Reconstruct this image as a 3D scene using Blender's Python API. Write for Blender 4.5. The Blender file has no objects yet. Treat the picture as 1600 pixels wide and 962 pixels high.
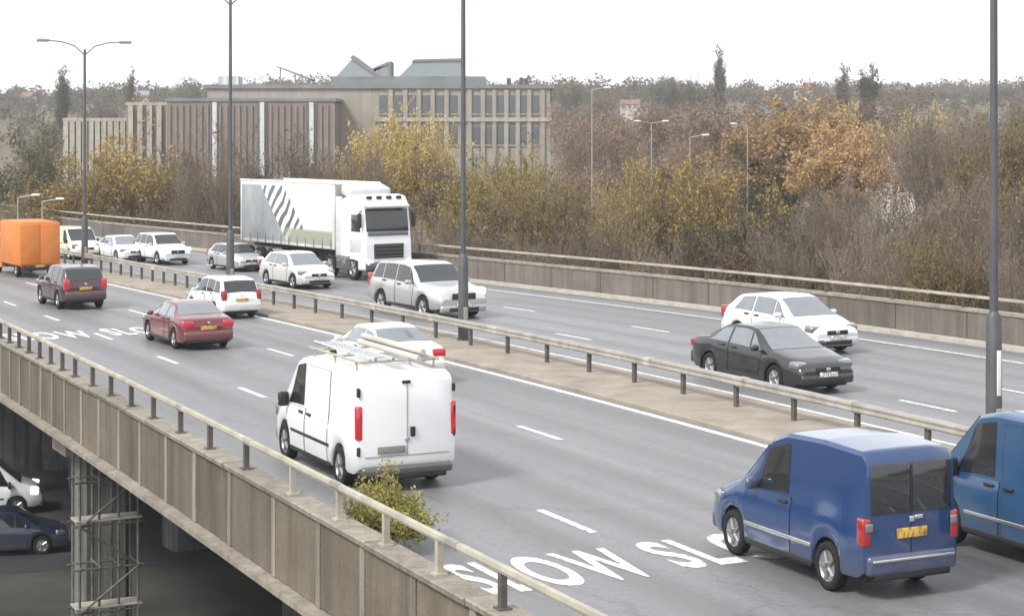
import bpy, bmesh, math, random
import numpy as np
from mathutils import Vector, Matrix
R = math.radians
sc = bpy.context.scene
COL = sc.collection

# ------------------------------------------------------------------ camera, sky, sun, exposure
CAMH = 6.6
cam_d = bpy.data.cameras.new("Camera"); cam = bpy.data.objects.new("Camera", cam_d); COL.objects.link(cam)
cam.location = (0, 0, CAMH); cam.rotation_euler = (R(90), 0, 0)
cam_d.sensor_width = 36.0; cam_d.lens = 2860 / 1600 * 36
cam_d.shift_y = -271 / 1600            # the photograph is cropped below the optical axis: level camera, upright posts
cam_d.clip_start = 0.5; cam_d.clip_end = 9000
sc.camera = cam

SUN_EL, SUN_AZ = 46.0, 226.0           # from the left, veiled by cloud
w = bpy.data.worlds.new("World"); sc.world = w; w.use_nodes = True
nt = w.node_tree; nt.nodes.clear()
o_ = nt.nodes.new("ShaderNodeOutputWorld"); bg = nt.nodes.new("ShaderNodeBackground")
sky = nt.nodes.new("ShaderNodeTexSky"); sky.sky_type = 'NISHITA'; sky.sun_disc = False
sky.sun_elevation = R(SUN_EL); sky.sun_rotation = R(SUN_AZ); sky.air_density = 1.0; sky.dust_density = 4.0
hs = nt.nodes.new("ShaderNodeHueSaturation"); hs.inputs['Saturation'].default_value = 0.25
mx = nt.nodes.new("ShaderNodeMix"); mx.data_type = 'RGBA'; mx.inputs[0].default_value = 0.72
mx.inputs[7].default_value = (5.6, 5.75, 5.95, 1)      # even cloud deck
nt.links.new(sky.outputs[0], hs.inputs['Color']); nt.links.new(hs.outputs[0], mx.inputs[6])
nt.links.new(mx.outputs[2], bg.inputs['Color']); bg.inputs['Strength'].default_value = 0.12
nt.links.new(bg.outputs[0], o_.inputs['Surface'])

sun_d = bpy.data.lights.new("sun", 'SUN'); sun_d.energy = 1.5; sun_d.angle = R(12); sun_d.color = (1, .965, .91)
sun = bpy.data.objects.new("sun", sun_d); COL.objects.link(sun)
az = R(SUN_AZ); dsun = Vector((math.sin(az) * math.cos(R(SUN_EL)), math.cos(az) * math.cos(R(SUN_EL)), math.sin(R(SUN_EL))))
sun.rotation_euler = (-dsun).to_track_quat('-Z', 'Y').to_euler(); sun.location = dsun * 60

sc.view_settings.view_transform = 'Standard'; sc.view_settings.look = 'None'
sc.view_settings.exposure = 1.15; sc.view_settings.gamma = 1.0; sc.view_settings.use_curve_mapping = False
sc.render.engine = 'CYCLES'
sc.cycles.use_denoising = True
sc.cycles.max_bounces = 4; sc.cycles.diffuse_bounces = 3; sc.cycles.glossy_bounces = 2
sc.cycles.transparent_max_bounces = 6; sc.cycles.volume_bounces = 1

# ------------------------------------------------------------------ helpers
GROUND = -7.7
K = 1.1
UX, UY = .902, .432                     # lateral unit (to the right, away);  along-road unit = (-UY, UX)
def cc(t): return .00083 + (t - 13) * .0001
def drop(t, a):
    x = max(0., a - 30)
    if x < 30: return cc(t) * x * x
    if x < 75: return cc(t) * (900 + 60 * (x - 30))
    return cc(t) * 3600 + .12 * (x - 75)
def P(t, a, z=0.):
    l = t - drop(t, a)
    return Vector(((l * UX - a * UY) * K, (l * UY + a * UX) * K, z))
def tang(t, a):
    d = P(t, a + .2) - P(t, a - .2); return d.normalized()
def at(px, py, D):                      # layout helper: where a far thing stands, from its bearing and distance
    return Vector(((px - 800) * D / 2860, D, CAMH + (210 - py) * D / 2860))

def mesh_obj(name, me, mat=None, parent=None):
    o = bpy.data.objects.new(name, me); COL.objects.link(o)
    if mat is not None and not me.materials: 
        for m in (mat if isinstance(mat, (list, tuple)) else [mat]): me.materials.append(m)
    if parent: o.parent = parent
    return o
def empty(name, loc=(0, 0, 0), rz=0., s=1.):
    o = bpy.data.objects.new(name, None); COL.objects.link(o)
    o.location = loc; o.rotation_euler = (0, 0, rz); o.scale = (s, s, s); o.empty_display_size = .2
    return o
def tag(o, label=None, cat=None, group=None, kind=None):
    if label: o["label"] = label
    if cat: o["category"] = cat
    if group: o["group"] = group
    if kind: o["kind"] = kind
    return o
def copy_tree(o, parent=None):
    c = o.copy(); COL.objects.link(c)
    if parent: c.parent = parent
    for ch in list(o.children): copy_tree(ch, c)
    return c

class MB:
    def __init__(s): s.v = []; s.f = []; s.m = []; s.uv = None
    def add(s, vs, fs, mi=0):
        b = len(s.v); s.v += [tuple(p) for p in vs]
        for f in fs: s.f.append(tuple(b + i for i in f)); s.m.append(mi)
        return s
    def box(s, c, d, M=None, mi=0):
        hx, hy, hz = d[0] / 2, d[1] / 2, d[2] / 2
        vs = [Vector((x * hx, y * hy, z * hz)) for x in (-1, 1) for y in (-1, 1) for z in (-1, 1)]
        if M is not None: vs = [M @ p for p in vs]
        vs = [p + Vector(c) for p in vs]
        return s.add(vs, [(0, 1, 3, 2), (4, 6, 7, 5), (0, 4, 5, 1), (2, 3, 7, 6), (0, 2, 6, 4), (1, 5, 7, 3)], mi)
    def tube(s, p0, p1, r0, r1, n=8, caps=True, mi=0):
        p0 = Vector(p0); p1 = Vector(p1); d = (p1 - p0)
        if d.length < 1e-6: return s
        d.normalize(); up = Vector((0, 0, 1)) if abs(d.z) < .9 else Vector((1, 0, 0))
        x = d.cross(up).normalized(); y = d.cross(x)
        vs = []
        for p, r in ((p0, r0), (p1, r1)):
            for i in range(n):
                a = 2 * math.pi * i / n; vs.append(p + x * (r * math.cos(a)) + y * (r * math.sin(a)))
        fs = [(i, n + i, n + (i + 1) % n, (i + 1) % n) for i in range(n)]
        if caps: fs += [tuple(range(n)), tuple(range(2 * n - 1, n - 1, -1))]
        return s.add(vs, fs, mi)
    def lathe(s, prof, n=24, axis='Y', c=(0, 0, 0), mi=0):
        vs = []; m = len(prof)
        for i in range(n):
            a = 2 * math.pi * i / n
            for (h, r) in prof:
                p = (r * math.cos(a), h, r * math.sin(a)) if axis == 'Y' else (r * math.cos(a), r * math.sin(a), h)
                vs.append((p[0] + c[0], p[1] + c[1], p[2] + c[2]))
        fs = []
        for i in range(n):
            j = (i + 1) % n
            for k in range(m - 1): fs.append((i * m + k, j * m + k, j * m + k + 1, i * m + k + 1))
        return s.add(vs, fs, mi)
    def prism(s, poly, d, M=None, mi=0):       # poly: 2-D points in XZ, extruded along Y by d (centred)
        n = len(poly); vs = [Vector((x, -d / 2, z)) for x, z in poly] + [Vector((x, d / 2, z)) for x, z in poly]
        if M is not None: vs = [M @ p for p in vs]
        fs = [tuple(range(n)), tuple(range(2 * n - 1, n - 1, -1))] + [(i, n + i, n + (i + 1) % n, (i + 1) % n) for i in range(n)]
        return s.add(vs, fs, mi)
    def mesh(s, name, smooth=False, fix=True):
        me = bpy.data.meshes.new(name); me.from_pydata(s.v, [], s.f); me.update()
        if fix:
            bm = bmesh.new(); bm.from_mesh(me); bmesh.ops.recalc_face_normals(bm, faces=bm.faces); bm.to_mesh(me); bm.free()
        if any(s.m): me.polygons.foreach_set("material_index", s.m)
        if smooth:
            me.polygons.foreach_set("use_smooth", [True] * len(me.polygons))
            if smooth != True:
                try: me.set_sharp_from_angle(angle=R(smooth))
                except Exception: pass
        return me
    def obj(s, name, mat, parent=None, smooth=False, fix=True):
        return mesh_obj(name, s.mesh(name, smooth, fix), mat, parent)

_rb = {}
def rbox_mesh(d, bev, seg=2):
    k = (tuple(round(x, 4) for x in d), round(bev, 4), seg)
    if k in _rb: return _rb[k]
    bm = bmesh.new(); bmesh.ops.create_cube(bm, size=1); bmesh.ops.scale(bm, vec=d, verts=bm.verts)
    bmesh.ops.bevel(bm, geom=list(bm.edges), offset=min(bev, min(d) * .45), segments=seg, profile=.5, affect='EDGES')
    me = bpy.data.meshes.new("rounded"); bm.to_mesh(me); bm.free()
    me.polygons.foreach_set("use_smooth", [True] * len(me.polygons))
    try: me.set_sharp_from_angle(angle=R(50))
    except Exception: pass
    _rb[k] = me; return me
def rbox(name, c, d, bev, mat, parent, rot=None, seg=2):
    me = rbox_mesh(d, bev, seg).copy(); me.name = name
    o = mesh_obj(name, me, mat, parent); o.location = c
    if rot: o.rotation_euler = rot
    return o

# ------------------------------------------------------------------ materials
def srgb(r, g, b):
    f = lambda c: (c / 255 / 12.92) if c / 255 <= .04045 else ((c / 255 + .055) / 1.055) ** 2.4
    return (f(r), f(g), f(b), 1)
MATS = {}
def nmat(name):
    m = bpy.data.materials.new(name); m.use_nodes = True; MATS[name] = m
    return m, m.node_tree.nodes, m.node_tree.links, m.node_tree.nodes["Principled BSDF"]
def noise(N, L, scale, detail=5, rough=.6, coord='Object', stretch=None, seed=0.):
    tc = N.new("ShaderNodeTexCoord"); n = N.new("ShaderNodeTexNoise")
    n.inputs['Scale'].default_value = scale; n.inputs['Detail'].default_value = detail; n.inputs['Roughness'].default_value = rough
    if stretch is not None:
        mp = N.new("ShaderNodeMapping"); mp.inputs['Scale'].default_value = stretch; mp.inputs['Location'].default_value = (seed, seed, seed)
        L.new(tc.outputs[coord], mp.inputs[0]); L.new(mp.outputs[0], n.inputs['Vector'])
    else: L.new(tc.outputs[coord], n.inputs['Vector'])
    return n.outputs['Fac']
def ramp(N, L, fac, stops):
    r = N.new("ShaderNodeValToRGB"); e = r.color_ramp.elements
    while len(e) > 1: e.remove(e[-1])
    e[0].position = stops[0][0]; e[0].color = stops[0][1]
    for p, c in stops[1:]:
        x = e.new(p); x.color = c
    L.new(fac, r.inputs[0]); return r.outputs[0]
def mix(N, L, fac, a, b, mode='MIX'):
    m = N.new("ShaderNodeMix"); m.data_type = 'RGBA'; m.blend_type = mode
    for sock, v in ((0, fac), (6, a), (7, b)):
        if isinstance(v, (int, float)): m.inputs[sock].default_value = v
        elif isinstance(v, tuple): m.inputs[sock].default_value = v
        else: L.new(v, m.inputs[sock])
    return m.outputs[2]
def g4(v): return (v, v, v, 1)
def mottled(name, c1, c2, scale=3, rough=.85, bump=.0, stretch=None, metallic=0, spec=.4, detail=6):
    m, N, L, B = nmat(name)
    n = noise(N, L, scale, detail, .65, stretch=stretch or (1, 1, 1))
    L.new(ramp(N, L, n, [(.3, c1), (.7, c2)]), B.inputs['Base Color'])
    B.inputs['Roughness'].default_value = rough; B.inputs['Metallic'].default_value = metallic
    B.inputs['Specular IOR Level'].default_value = spec
    if bump:
        b = N.new("ShaderNodeBump"); b.inputs['Strength'].default_value = bump; b.inputs['Distance'].default_value = .02
        L.new(noise(N, L, scale * 14, 4, .7), b.inputs['Height']); L.new(b.outputs[0], B.inputs['Normal'])
    return m
def plain(name, c, rough=.5, metallic=0, coat=0, spec=.5, emit=None, es=0):
    m, N, L, B = nmat(name)
    n = noise(N, L, 5, 4, .6)
    L.new(ramp(N, L, n, [(.25, tuple(x * .86 for x in c[:3]) + (1,)), (.75, tuple(min(1, x * 1.06) for x in c[:3]) + (1,))]), B.inputs['Base Color'])
    B.inputs['Roughness'].default_value = rough; B.inputs['Metallic'].default_value = metallic
    B.inputs['Coat Weight'].default_value = coat; B.inputs['Coat Roughness'].default_value = .06
    B.inputs['Specular IOR Level'].default_value = spec
    if emit: B.inputs['Emission Color'].default_value = emit; B.inputs['Emission Strength'].default_value = es
    return m
def paint(name, c, metallic=0., rough=.32, dirt=.25):
    """car paint with road film low on the body and faint mottling"""
    m, N, L, B = nmat(name)
    tc = N.new("ShaderNodeTexCoord"); sx = N.new("ShaderNodeSeparateXYZ"); L.new(tc.outputs['Object'], sx.inputs[0])
    mr = N.new("ShaderNodeMapRange"); mr.inputs[1].default_value = .75; mr.inputs[2].default_value = .2
    L.new(sx.outputs[2], mr.inputs[0])
    n = noise(N, L, 3.2, 6, .7)
    mu = N.new("ShaderNodeMath"); mu.operation = 'MULTIPLY'; L.new(mr.outputs[0], mu.inputs[0]); L.new(n, mu.inputs[1])
    m2 = N.new("ShaderNodeMath"); m2.operation = 'MULTIPLY'; L.new(mu.outputs[0], m2.inputs[0]); m2.inputs[1].default_value = dirt * 2.4
    L.new(mix(N, L, m2.outputs[0], c, srgb(112, 102, 90)), B.inputs['Base Color'])
    B.inputs['Metallic'].default_value = metallic; B.inputs['Roughness'].default_value = rough
    B.inputs['Coat Weight'].default_value = .9; B.inputs['Coat Roughness'].default_value = .07
    return m

def asphalt():
    m, N, L, B = nmat("asphalt")
    uv = N.new("ShaderNodeUVMap"); sp = N.new("ShaderNodeSeparateXYZ"); L.new(uv.outputs[0], sp.inputs[0])
    n1 = noise(N, L, .35, 6, .6); n2 = noise(N, L, 38, 3, .8)
    mp = N.new("ShaderNodeMapping"); mp.inputs['Scale'].default_value = (2.2, .05, 1); L.new(uv.outputs[0], mp.inputs[0])
    n3 = N.new("ShaderNodeTexNoise"); n3.inputs['Scale'].default_value = 1.0; n3.inputs['Detail'].default_value = 4
    L.new(mp.outputs[0], n3.inputs['Vector'])
    base = ramp(N, L, n1, [(.3, (.150, .147, .156, 1)), (.7, (.205, .202, .21, 1))])
    c = mix(N, L, .55, base, ramp(N, L, n3.outputs['Fac'], [(.30, (.138, .136, .144, 1)), (.70, (.215, .212, .222, 1))]))
    c = mix(N, L, .5, c, ramp(N, L, n2, [(.3, g4(.22)), (.7, g4(.78))]), 'OVERLAY')
    n5 = noise(N, L, 8, 4, .8); c = mix(N, L, .45, c, ramp(N, L, n5, [(.32, g4(.30)), (.68, g4(.70))]), 'OVERLAY')
    # oil-dark wheel tracks running with the lanes
    wv = N.new("ShaderNodeMath"); wv.operation = 'SINE'
    ml = N.new("ShaderNodeMath"); ml.operation = 'MULTIPLY_ADD'; L.new(sp.outputs[0], ml.inputs[0]); ml.inputs[1].default_value = 2 * math.pi / 1.7; ml.inputs[2].default_value = .4
    L.new(ml.outputs[0], wv.inputs[0])
    mr = N.new("ShaderNodeMapRange"); L.new(wv.outputs[0], mr.inputs[0]); mr.inputs[1].default_value = -.2; mr.inputs[2].default_value = 1; mr.inputs[3].default_value = 0; mr.inputs[4].default_value = .5
    c = mix(N, L, mr.outputs[0], c, g4(.11))
    # sealed cracks and reinstated patches
    vo = N.new("ShaderNodeTexVoronoi"); vo.feature = 'DISTANCE_TO_EDGE'; vo.inputs['Scale'].default_value = .16
    nw = N.new("ShaderNodeTexNoise"); nw.inputs['Scale'].default_value = 1.3; nw.inputs['Detail'].default_value = 5; L.new(uv.outputs[0], nw.inputs['Vector'])
    va = N.new("ShaderNodeVectorMath"); va.operation = 'MULTIPLY_ADD'; L.new(nw.outputs['Color'], va.inputs[0]); va.inputs[1].default_value = (1.1, 1.1, 0); L.new(uv.outputs[0], va.inputs[2]); L.new(va.outputs[0], vo.inputs['Vector'])
    crack = ramp(N, L, vo.outputs['Distance'], [(.0, g4(.26)), (.004, g4(.18)), (.008, g4(0))])
    c = mix(N, L, crack, c, g4(.055))
    bk = N.new("ShaderNodeTexVoronoi"); bk.distance = 'CHEBYCHEV'; bk.inputs['Scale'].default_value = 1.0
    mq = N.new("ShaderNodeMapping"); mq.inputs['Scale'].default_value = (.29, .055, 1); L.new(uv.outputs[0], mq.inputs[0]); L.new(mq.outputs[0], bk.inputs['Vector'])
    sb = N.new("ShaderNodeSeparateColor"); L.new(bk.outputs['Color'], sb.inputs[0])
    c = mix(N, L, .55, c, ramp(N, L, sb.outputs[0], [(.0, g4(.42)), (1., g4(.57))]), 'OVERLAY')
    ol = noise(N, L, .9, 5, .75)
    c = mix(N, L, ramp(N, L, ol, [(.62, g4(0)), (.74, g4(.45))]), c, g4(.10))
    L.new(c, B.inputs['Base Color']); B.inputs['Roughness'].default_value = .5; B.inputs['Specular IOR Level'].default_value = .5
    b = N.new("ShaderNodeBump"); b.inputs['Strength'].default_value = .35; b.inputs['Distance'].default_value = .01
    L.new(n2, b.inputs['Height']); L.new(b.outputs[0], B.inputs['Normal'])
    return m
def road_paint():
    m, N, L, B = nmat("road_paint")
    n = noise(N, L, 7, 8, .75)
    L.new(ramp(N, L, n, [(.36, g4(.20)), (.47, (.58, .58, .555, 1)), (.6, (.78, .78, .75, 1)), (.8, (.82, .82, .79, 1))]), B.inputs['Base Color'])
    B.inputs['Roughness'].default_value = .6
    return m
def streaked(name, c1, c2, dark, scale=1.4, zs=.12):
    """concrete with rain streaks running down it"""
    m, N, L, B = nmat(name)
    n = noise(N, L, .8, 7, .65); s = noise(N, L, scale, 6, .7, stretch=(3, 3, zs)); g = noise(N, L, 22, 3, .7)
    c = ramp(N, L, n, [(.3, c1), (.7, c2)])
    c = mix(N, L, ramp(N, L, s, [(.42, g4(.0)), (.66, g4(.75))]), c, dark)
    c = mix(N, L, .25, c, ramp(N, L, g, [(.3, g4(.2)), (.7, g4(.8))]), 'OVERLAY')
    L.new(c, B.inputs['Base Color']); B.inputs['Roughness'].default_value = .9; B.inputs['Specular IOR Level'].default_value = .25
    return m

ASPH = asphalt(); WHITE = road_paint()
CONC = streaked("fascia_concrete", (.105, .090, .067, 1), (.16, .140, .108, 1), (.068, .058, .042, 1), .5, .2)
CONC_PALE = streaked("pale_concrete", (.20, .18, .147, 1), (.29, .265, .22, 1), (.13, .113, .09, 1), 1.2, .3)
CONC_DARK = streaked("pier_concrete", (.075, .076, .082, 1), (.15, .15, .155, 1), (.04, .04, .045, 1), 1.0)
STAINED = streaked("lime_stained_concrete", (.06, .06, .058, 1), (.11, .108, .10, 1), (.24, .235, .215, 1), 1.3, .09)
CONC_FAR = streaked("far_wall_concrete", (.115, .10, .088, 1), (.175, .155, .138, 1), (.08, .07, .06, 1), .7)
def vary0(m, lo, hi):
    N = m.node_tree.nodes; L = m.node_tree.links; B = N['Principled BSDF']; src = B.inputs['Base Color'].links[0].from_socket
    oi = N.new('ShaderNodeObjectInfo'); v = N.new('ShaderNodeMapRange'); L.new(oi.outputs['Random'], v.inputs[0]); v.inputs[3].default_value = lo; v.inputs[4].default_value = hi
    h = N.new('ShaderNodeHueSaturation'); L.new(src, h.inputs['Color']); L.new(v.outputs[0], h.inputs['Value']); L.new(h.outputs[0], B.inputs['Base Color'])
vary0(CONC, .92, 1.18); vary0(CONC_PALE, .8, 1.2); vary0(CONC_FAR, .9, 1.2)
MEDIAN = mottled("median_paving", (.20, .17, .138, 1), (.33, .288, .238, 1), .9, .95, .3)
KERB = mottled("kerb_stone", (.30, .28, .24, 1), (.46, .43, .38, 1), 2.5, .9, .2)
GALV = mottled("galvanised_steel", (.24, .225, .20, 1), (.42, .40, .36, 1), 1.5, .55, .0, metallic=.35)
GALV_BEIGE = mottled("weathered_rail", (.27, .25, .20, 1), (.46, .43, .36, 1), 1.5, .6, .0, metallic=.1)
POSTM = mottled("post_steel", (.055, .05, .045, 1), (.12, .105, .09, 1), 3, .7, 0)
POLE = mottled("lamp_column_paint", (.06, .06, .066, 1), (.10, .10, .105, 1), .7, .5, .0, metallic=.2)
GRASS = mottled("rough_grass", (.085, .07, .045, 1), (.15, .12, .08, 1), .12, 1, .3)
DIRT = mottled("shade_darkened_earth", (.026, .024, .022, 1), (.07, .065, .056, 1), .25, 1, .3)  # earth darkened so the shade under the deck is in its colour
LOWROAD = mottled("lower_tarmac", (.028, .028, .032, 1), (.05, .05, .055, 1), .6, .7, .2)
BLACK = plain("black_plastic", g4(.018), .6)
RUBBER = plain("tyre_rubber", g4(.02), .85, spec=.2)
ALLOY = plain("alloy_rim", g4(.36), .35, .7)
GLASS = plain("dark_glass", (.018, .021, .025, 1), .06, spec=.7, coat=.5)
GLASS_L = plain("sky_toned_glass", (.20, .22, .235, 1), .05, .35, spec=.8, coat=.8)  # paler copy of the glass, bright sky reflection put into the base colour
CHROME = plain("bright_trim", g4(.65), .2, .9)
TAIL = plain("tail_lamp_red", (.30, .008, .014, 1), .2, coat=1, emit=(1, .03, .05, 1), es=.10)
TAIL_OFF = plain("unlit_red_lens", (.30, .012, .015, 1), .2, coat=1)
HEAD = plain("headlamp_lit", (.75, .77, .8, 1), .12, coat=1, emit=(1, .98, .92, 1), es=1.2)
HEAD_OFF = plain("headlamp_clear", (.22, .23, .25, 1), .1, .45, coat=1)
AMBER = plain("amber_lens", (.7, .22, .02, 1), .25, coat=1)
def plate_mat(name, c):
    m, N, L, B = nmat(name)
    n = noise(N, L, 16, 2, .5, stretch=(1, 1.6, .5)); L.new(mix(N, L, ramp(N, L, n, [(.46, g4(0)), (.58, g4(.7))]), c, (.09, .08, .06, 1)), B.inputs['Base Color'])
    B.inputs['Roughness'].default_value = .5
    return m
PLATE_Y = plate_mat("yellow_plate", (.62, .38, .07, 1))
PLATE_W = plate_mat("white_plate", (.72, .72, .70, 1)); BAND = plain("reflective_white", (.72, .72, .70, 1), .5)
PLATE_G = plain("grubby_plate", (.22, .21, .19, 1), .7)
W_PAINT = paint("white_paint", (.72, .73, .74, 1)); 
WW_PAINT = paint("warm_white_paint", (.78, .77, .72, 1))
BLUE = paint("blue_paint", (.011, .039, .125, 1), .0, .14)
BLUE2 = paint("mid_blue_paint", (.024, .075, .165, 1), .1, .22)
REDP = paint("dark_red_paint", (.16, .022, .028, 1), .25, .28)
MAROON = paint("maroon_paint", (.055, .018, .026, 1), .25, .3)
SILVER = paint("silver_paint", (.52, .53, .53, 1), .55, .32)
PALESILVER = paint("pale_silver_paint", (.66, .67, .65, 1), .3, .32)
BLACKP = paint("black_paint", (.009, .0095, .012, 1), .0, .3, .05)
GREYP = paint("dark_grey_paint", (.07, .075, .085, 1), .3, .3)
NAVY = paint("navy_paint", (.02, .03, .06, 1), .2, .3)
ORANGE = mottled("orange_panel", (.50, .155, .03, 1), (.62, .21, .05, 1), 1.2, .55)
YELLOWISH = paint("cream_yellow_paint", (.74, .69, .52, 1))
BRICK = streaked("brown_brick", (.20, .168, .15, 1), (.255, .218, .195, 1), (.165, .14, .125, 1), .5)
STONE = streaked("beige_stone", (.27, .245, .21, 1), (.35, .325, .285, 1), (.22, .20, .17, 1), .5)
FINW = streaked("pale_fin", (.32, .295, .25, 1), (.43, .395, .34, 1), (.24, .22, .19, 1), .6)
WHITE_COL = streaked("white_column", g4(.5), g4(.68), g4(.25), .4)
ROOFGREY = mottled("roof_felt", (.14, .145, .15, 1), (.22, .225, .235, 1), .4, .8)
ROOFLIGHT = plain("rooflight_glass", (.24, .275, .29, 1), .2, spec=.6)
WINDARK = plain("office_window", (.10, .105, .115, 1), .12, spec=.6)
TILE = mottled("roof_tiles", (.16, .085, .06, 1), (.25, .14, .10, 1), 1.5, .85)
SLATE = mottled("grey_slate", (.16, .165, .18, 1), (.25, .255, .27, 1), 1.5, .8)
RENDER = mottled("house_render", (.36, .34, .31, 1), (.50, .48, .44, 1), .6, .85)
LAMPGLASS = plain("lamp_glass", (.7, .7, .66, 1), .3)

def leafmat(name, cols, trans=.3):
    m, N, L, B = nmat(name)
    ge = N.new("ShaderNodeNewGeometry"); oi = N.new("ShaderNodeObjectInfo")
    c = ramp(N, L, ge.outputs['Random Per Island'], [(i / max(1, len(cols) - 1), q + (1,)) for i, q in enumerate(cols)])
    v = N.new("ShaderNodeMapRange"); L.new(oi.outputs['Random'], v.inputs[0]); v.inputs[3].default_value = .72; v.inputs[4].default_value = 1.28
    h = N.new("ShaderNodeHueSaturation"); L.new(c, h.inputs['Color']); L.new(v.outputs[0], h.inputs['Value'])
    L.new(h.outputs[0], B.inputs['Base Color']); B.inputs['Roughness'].default_value = .7; B.inputs['Specular IOR Level'].default_value = .25
    t = N.new("ShaderNodeBsdfTranslucent"); L.new(h.outputs[0], t.inputs['Color'])
    ms = N.new("ShaderNodeMixShader"); ms.inputs[0].default_value = trans
    L.new(B.outputs[0], ms.inputs[1]); L.new(t.outputs[0], ms.inputs[2])
    L.new(ms.outputs[0], N["Material Output"].inputs['Surface'])
    return m
BARK = mottled("bark", (.075, .062, .050, 1), (.15, .125, .105, 1), 4, .95)
TWIG = mottled("twig_bark", (.13, .104, .078, 1), (.24, .195, .15, 1), 2, .95)
def vary(m, lo=.6, hi=1.45):
    N = m.node_tree.nodes; L = m.node_tree.links; B = N["Principled BSDF"]; src = B.inputs['Base Color'].links[0].from_socket
    oi = N.new("ShaderNodeObjectInfo"); v = N.new("ShaderNodeMapRange"); L.new(oi.outputs['Random'], v.inputs[0]); v.inputs[3].default_value = lo; v.inputs[4].default_value = hi
    h = N.new("ShaderNodeHueSaturation"); L.new(src, h.inputs['Color']); L.new(v.outputs[0], h.inputs['Value']); L.new(h.outputs[0], B.inputs['Base Color'])
vary(TWIG, .7, 1.3)
LEAF = {
 'gold': leafmat("gold_leaf", [(.27, .205, .07), (.42, .32, .11), (.54, .42, .17), (.33, .255, .09)]),
 'yellow': leafmat("yellow_leaf", [(.22, .155, .055), (.36, .255, .09), (.48, .35, .14), (.28, .20, .075)]),
 'olive':  leafmat("olive_leaf", [(.12, .095, .042), (.22, .165, .07), (.32, .24, .10), (.16, .125, .055)]),
 'orange': leafmat("orange_leaf", [(.28, .175, .085), (.42, .275, .135), (.52, .36, .19), (.33, .21, .10)]),
 'dark':   leafmat("dark_leaf", [(.065, .065, .036), (.10, .098, .055), (.14, .125, .075), (.08, .075, .045)]),
 'brown':  leafmat("brown_leaf", [(.14, .11, .082), (.20, .155, .118), (.26, .195, .145), (.165, .13, .10)]),
 'russet': leafmat("russet_leaf", [(.17, .115, .082), (.23, .155, .11), (.28, .195, .14), (.20, .14, .105)]),
 'bush':   leafmat("bush_leaf", [(.17, .165, .045), (.36, .33, .09), (.54, .47, .17), (.26, .24, .08)]),
 'far':    leafmat("far_wood", [(.105, .088, .062), (.125, .10, .072), (.15, .118, .082), (.115, .098, .068)], .5),
}

# ------------------------------------------------------------------ road deck on the viaduct
def arange(a0, a1, st):
    n = max(1, int(round((a1 - a0) / st))); return [a0 + (a1 - a0) * i / n for i in range(n + 1)]
def strip(name, t0, t1, a0, a1, z, mat, st=1.5, parent=None, nt_=1):
    A = arange(a0, a1, st); T = [t0 + (t1 - t0) * i / nt_ for i in range(nt_ + 1)]
    vs = []; uvs = []; fs = []
    for a in A:
        for t in T: vs.append(P(t, a, z)); uvs.append((t, a))
    m = nt_ + 1
    for i in range(len(A) - 1):
        for j in range(nt_): fs.append((i * m + j, i * m + j + 1, (i + 1) * m + j + 1, (i + 1) * m + j))
    me = bpy.data.meshes.new(name); me.from_pydata([tuple(v) for v in vs], [], fs); me.update()
    ul = me.uv_layers.new(name="UVMap")
    for l in me.loops: ul.data[l.index].uv = uvs[l.vertex_index]
    return mesh_obj(name, me, mat, parent)
def sweep(name, prof, t, A, mat, parent=None, smooth=False):
    """closed profile [(dt in metres, z)] carried along the road at lateral t through the stations A"""
    m = len(prof); mb = MB(); vs = []
    for a in A:
        for (dt, z) in prof: vs.append(P(t + dt / K, a, z))
    fs = []
    for i in range(len(A) - 1):
        for j in range(m): fs.append((i * m + j, i * m + (j + 1) % m, (i + 1) * m + (j + 1) % m, (i + 1) * m + j))
    fs += [tuple(range(m)), tuple(range((len(A) - 1) * m + m - 1, (len(A) - 1) * m - 1, -1))]
    return mb.add(vs, fs).obj(name, mat, parent, smooth)

A0, A1 = -12, 150
T_PAR, T_L12, T_L23, T_E3, T_BAR, T_F0, T_F1, T_F2, T_F3, T_FW = 9.05, 13.04, 16.42, 19.62, 21.6, 22.7, 25.8, 29.1, 32.8, 35.1
road = tag(strip("road", T_PAR + .3, T_FW + .02, A0, A1, 0, ASPH, 1.5, None, 8), kind="structure")
def dash(t, a0, a1, wd=.15): return strip("lane_dash", t - wd / 2 / K, t + wd / 2 / K, a0, a1, .005, WHITE, .6, road)
# the lines of the near carriageway
for a in (24.36, 33.2, 40.12, 46.96, 53.4, 59.5, 65.3, 71.5, 78, 85, 92, 99): dash(T_L12, a, a + 1.85)
for a in (32.05, 40.3, 47.3, 54.0, 60.2, 66.8, 73.5, 80, 87, 94): dash(T_L23, a, a + 1.9)
for a in (15.5, 23.6): dash(T_L23, a, a + 1.9)
dash(T_L12, 15.4, 17.2)
strip("edge_line", T_E3 - .09, T_E3 + .09, A0, A1, .005, WHITE, 1.5, road)
strip("edge_line", T_PAR + .82, T_PAR + .92, A0, 17, .005, WHITE, 1.5, road)
# far carriageway
for a in (15.6, 23.5, 31.57, 39.2, 47.24, 55.5, 63.5, 72, 80, 88, 96): dash(T_F1, a, a + 1.95)
for a in (24.2, 32.2, 40.1, 48.05, 55.6, 63.8, 72, 80, 88, 96): dash(T_F2, a, a + 2.0)
strip("edge_line", T_F3 + .1, T_F3 + .25, A0, A1, .005, WHITE, 1.5, road)
strip("edge_line", T_F0 + .25, T_F0 + .37, A0, A1, .005, WHITE, 1.5, road)

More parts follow.
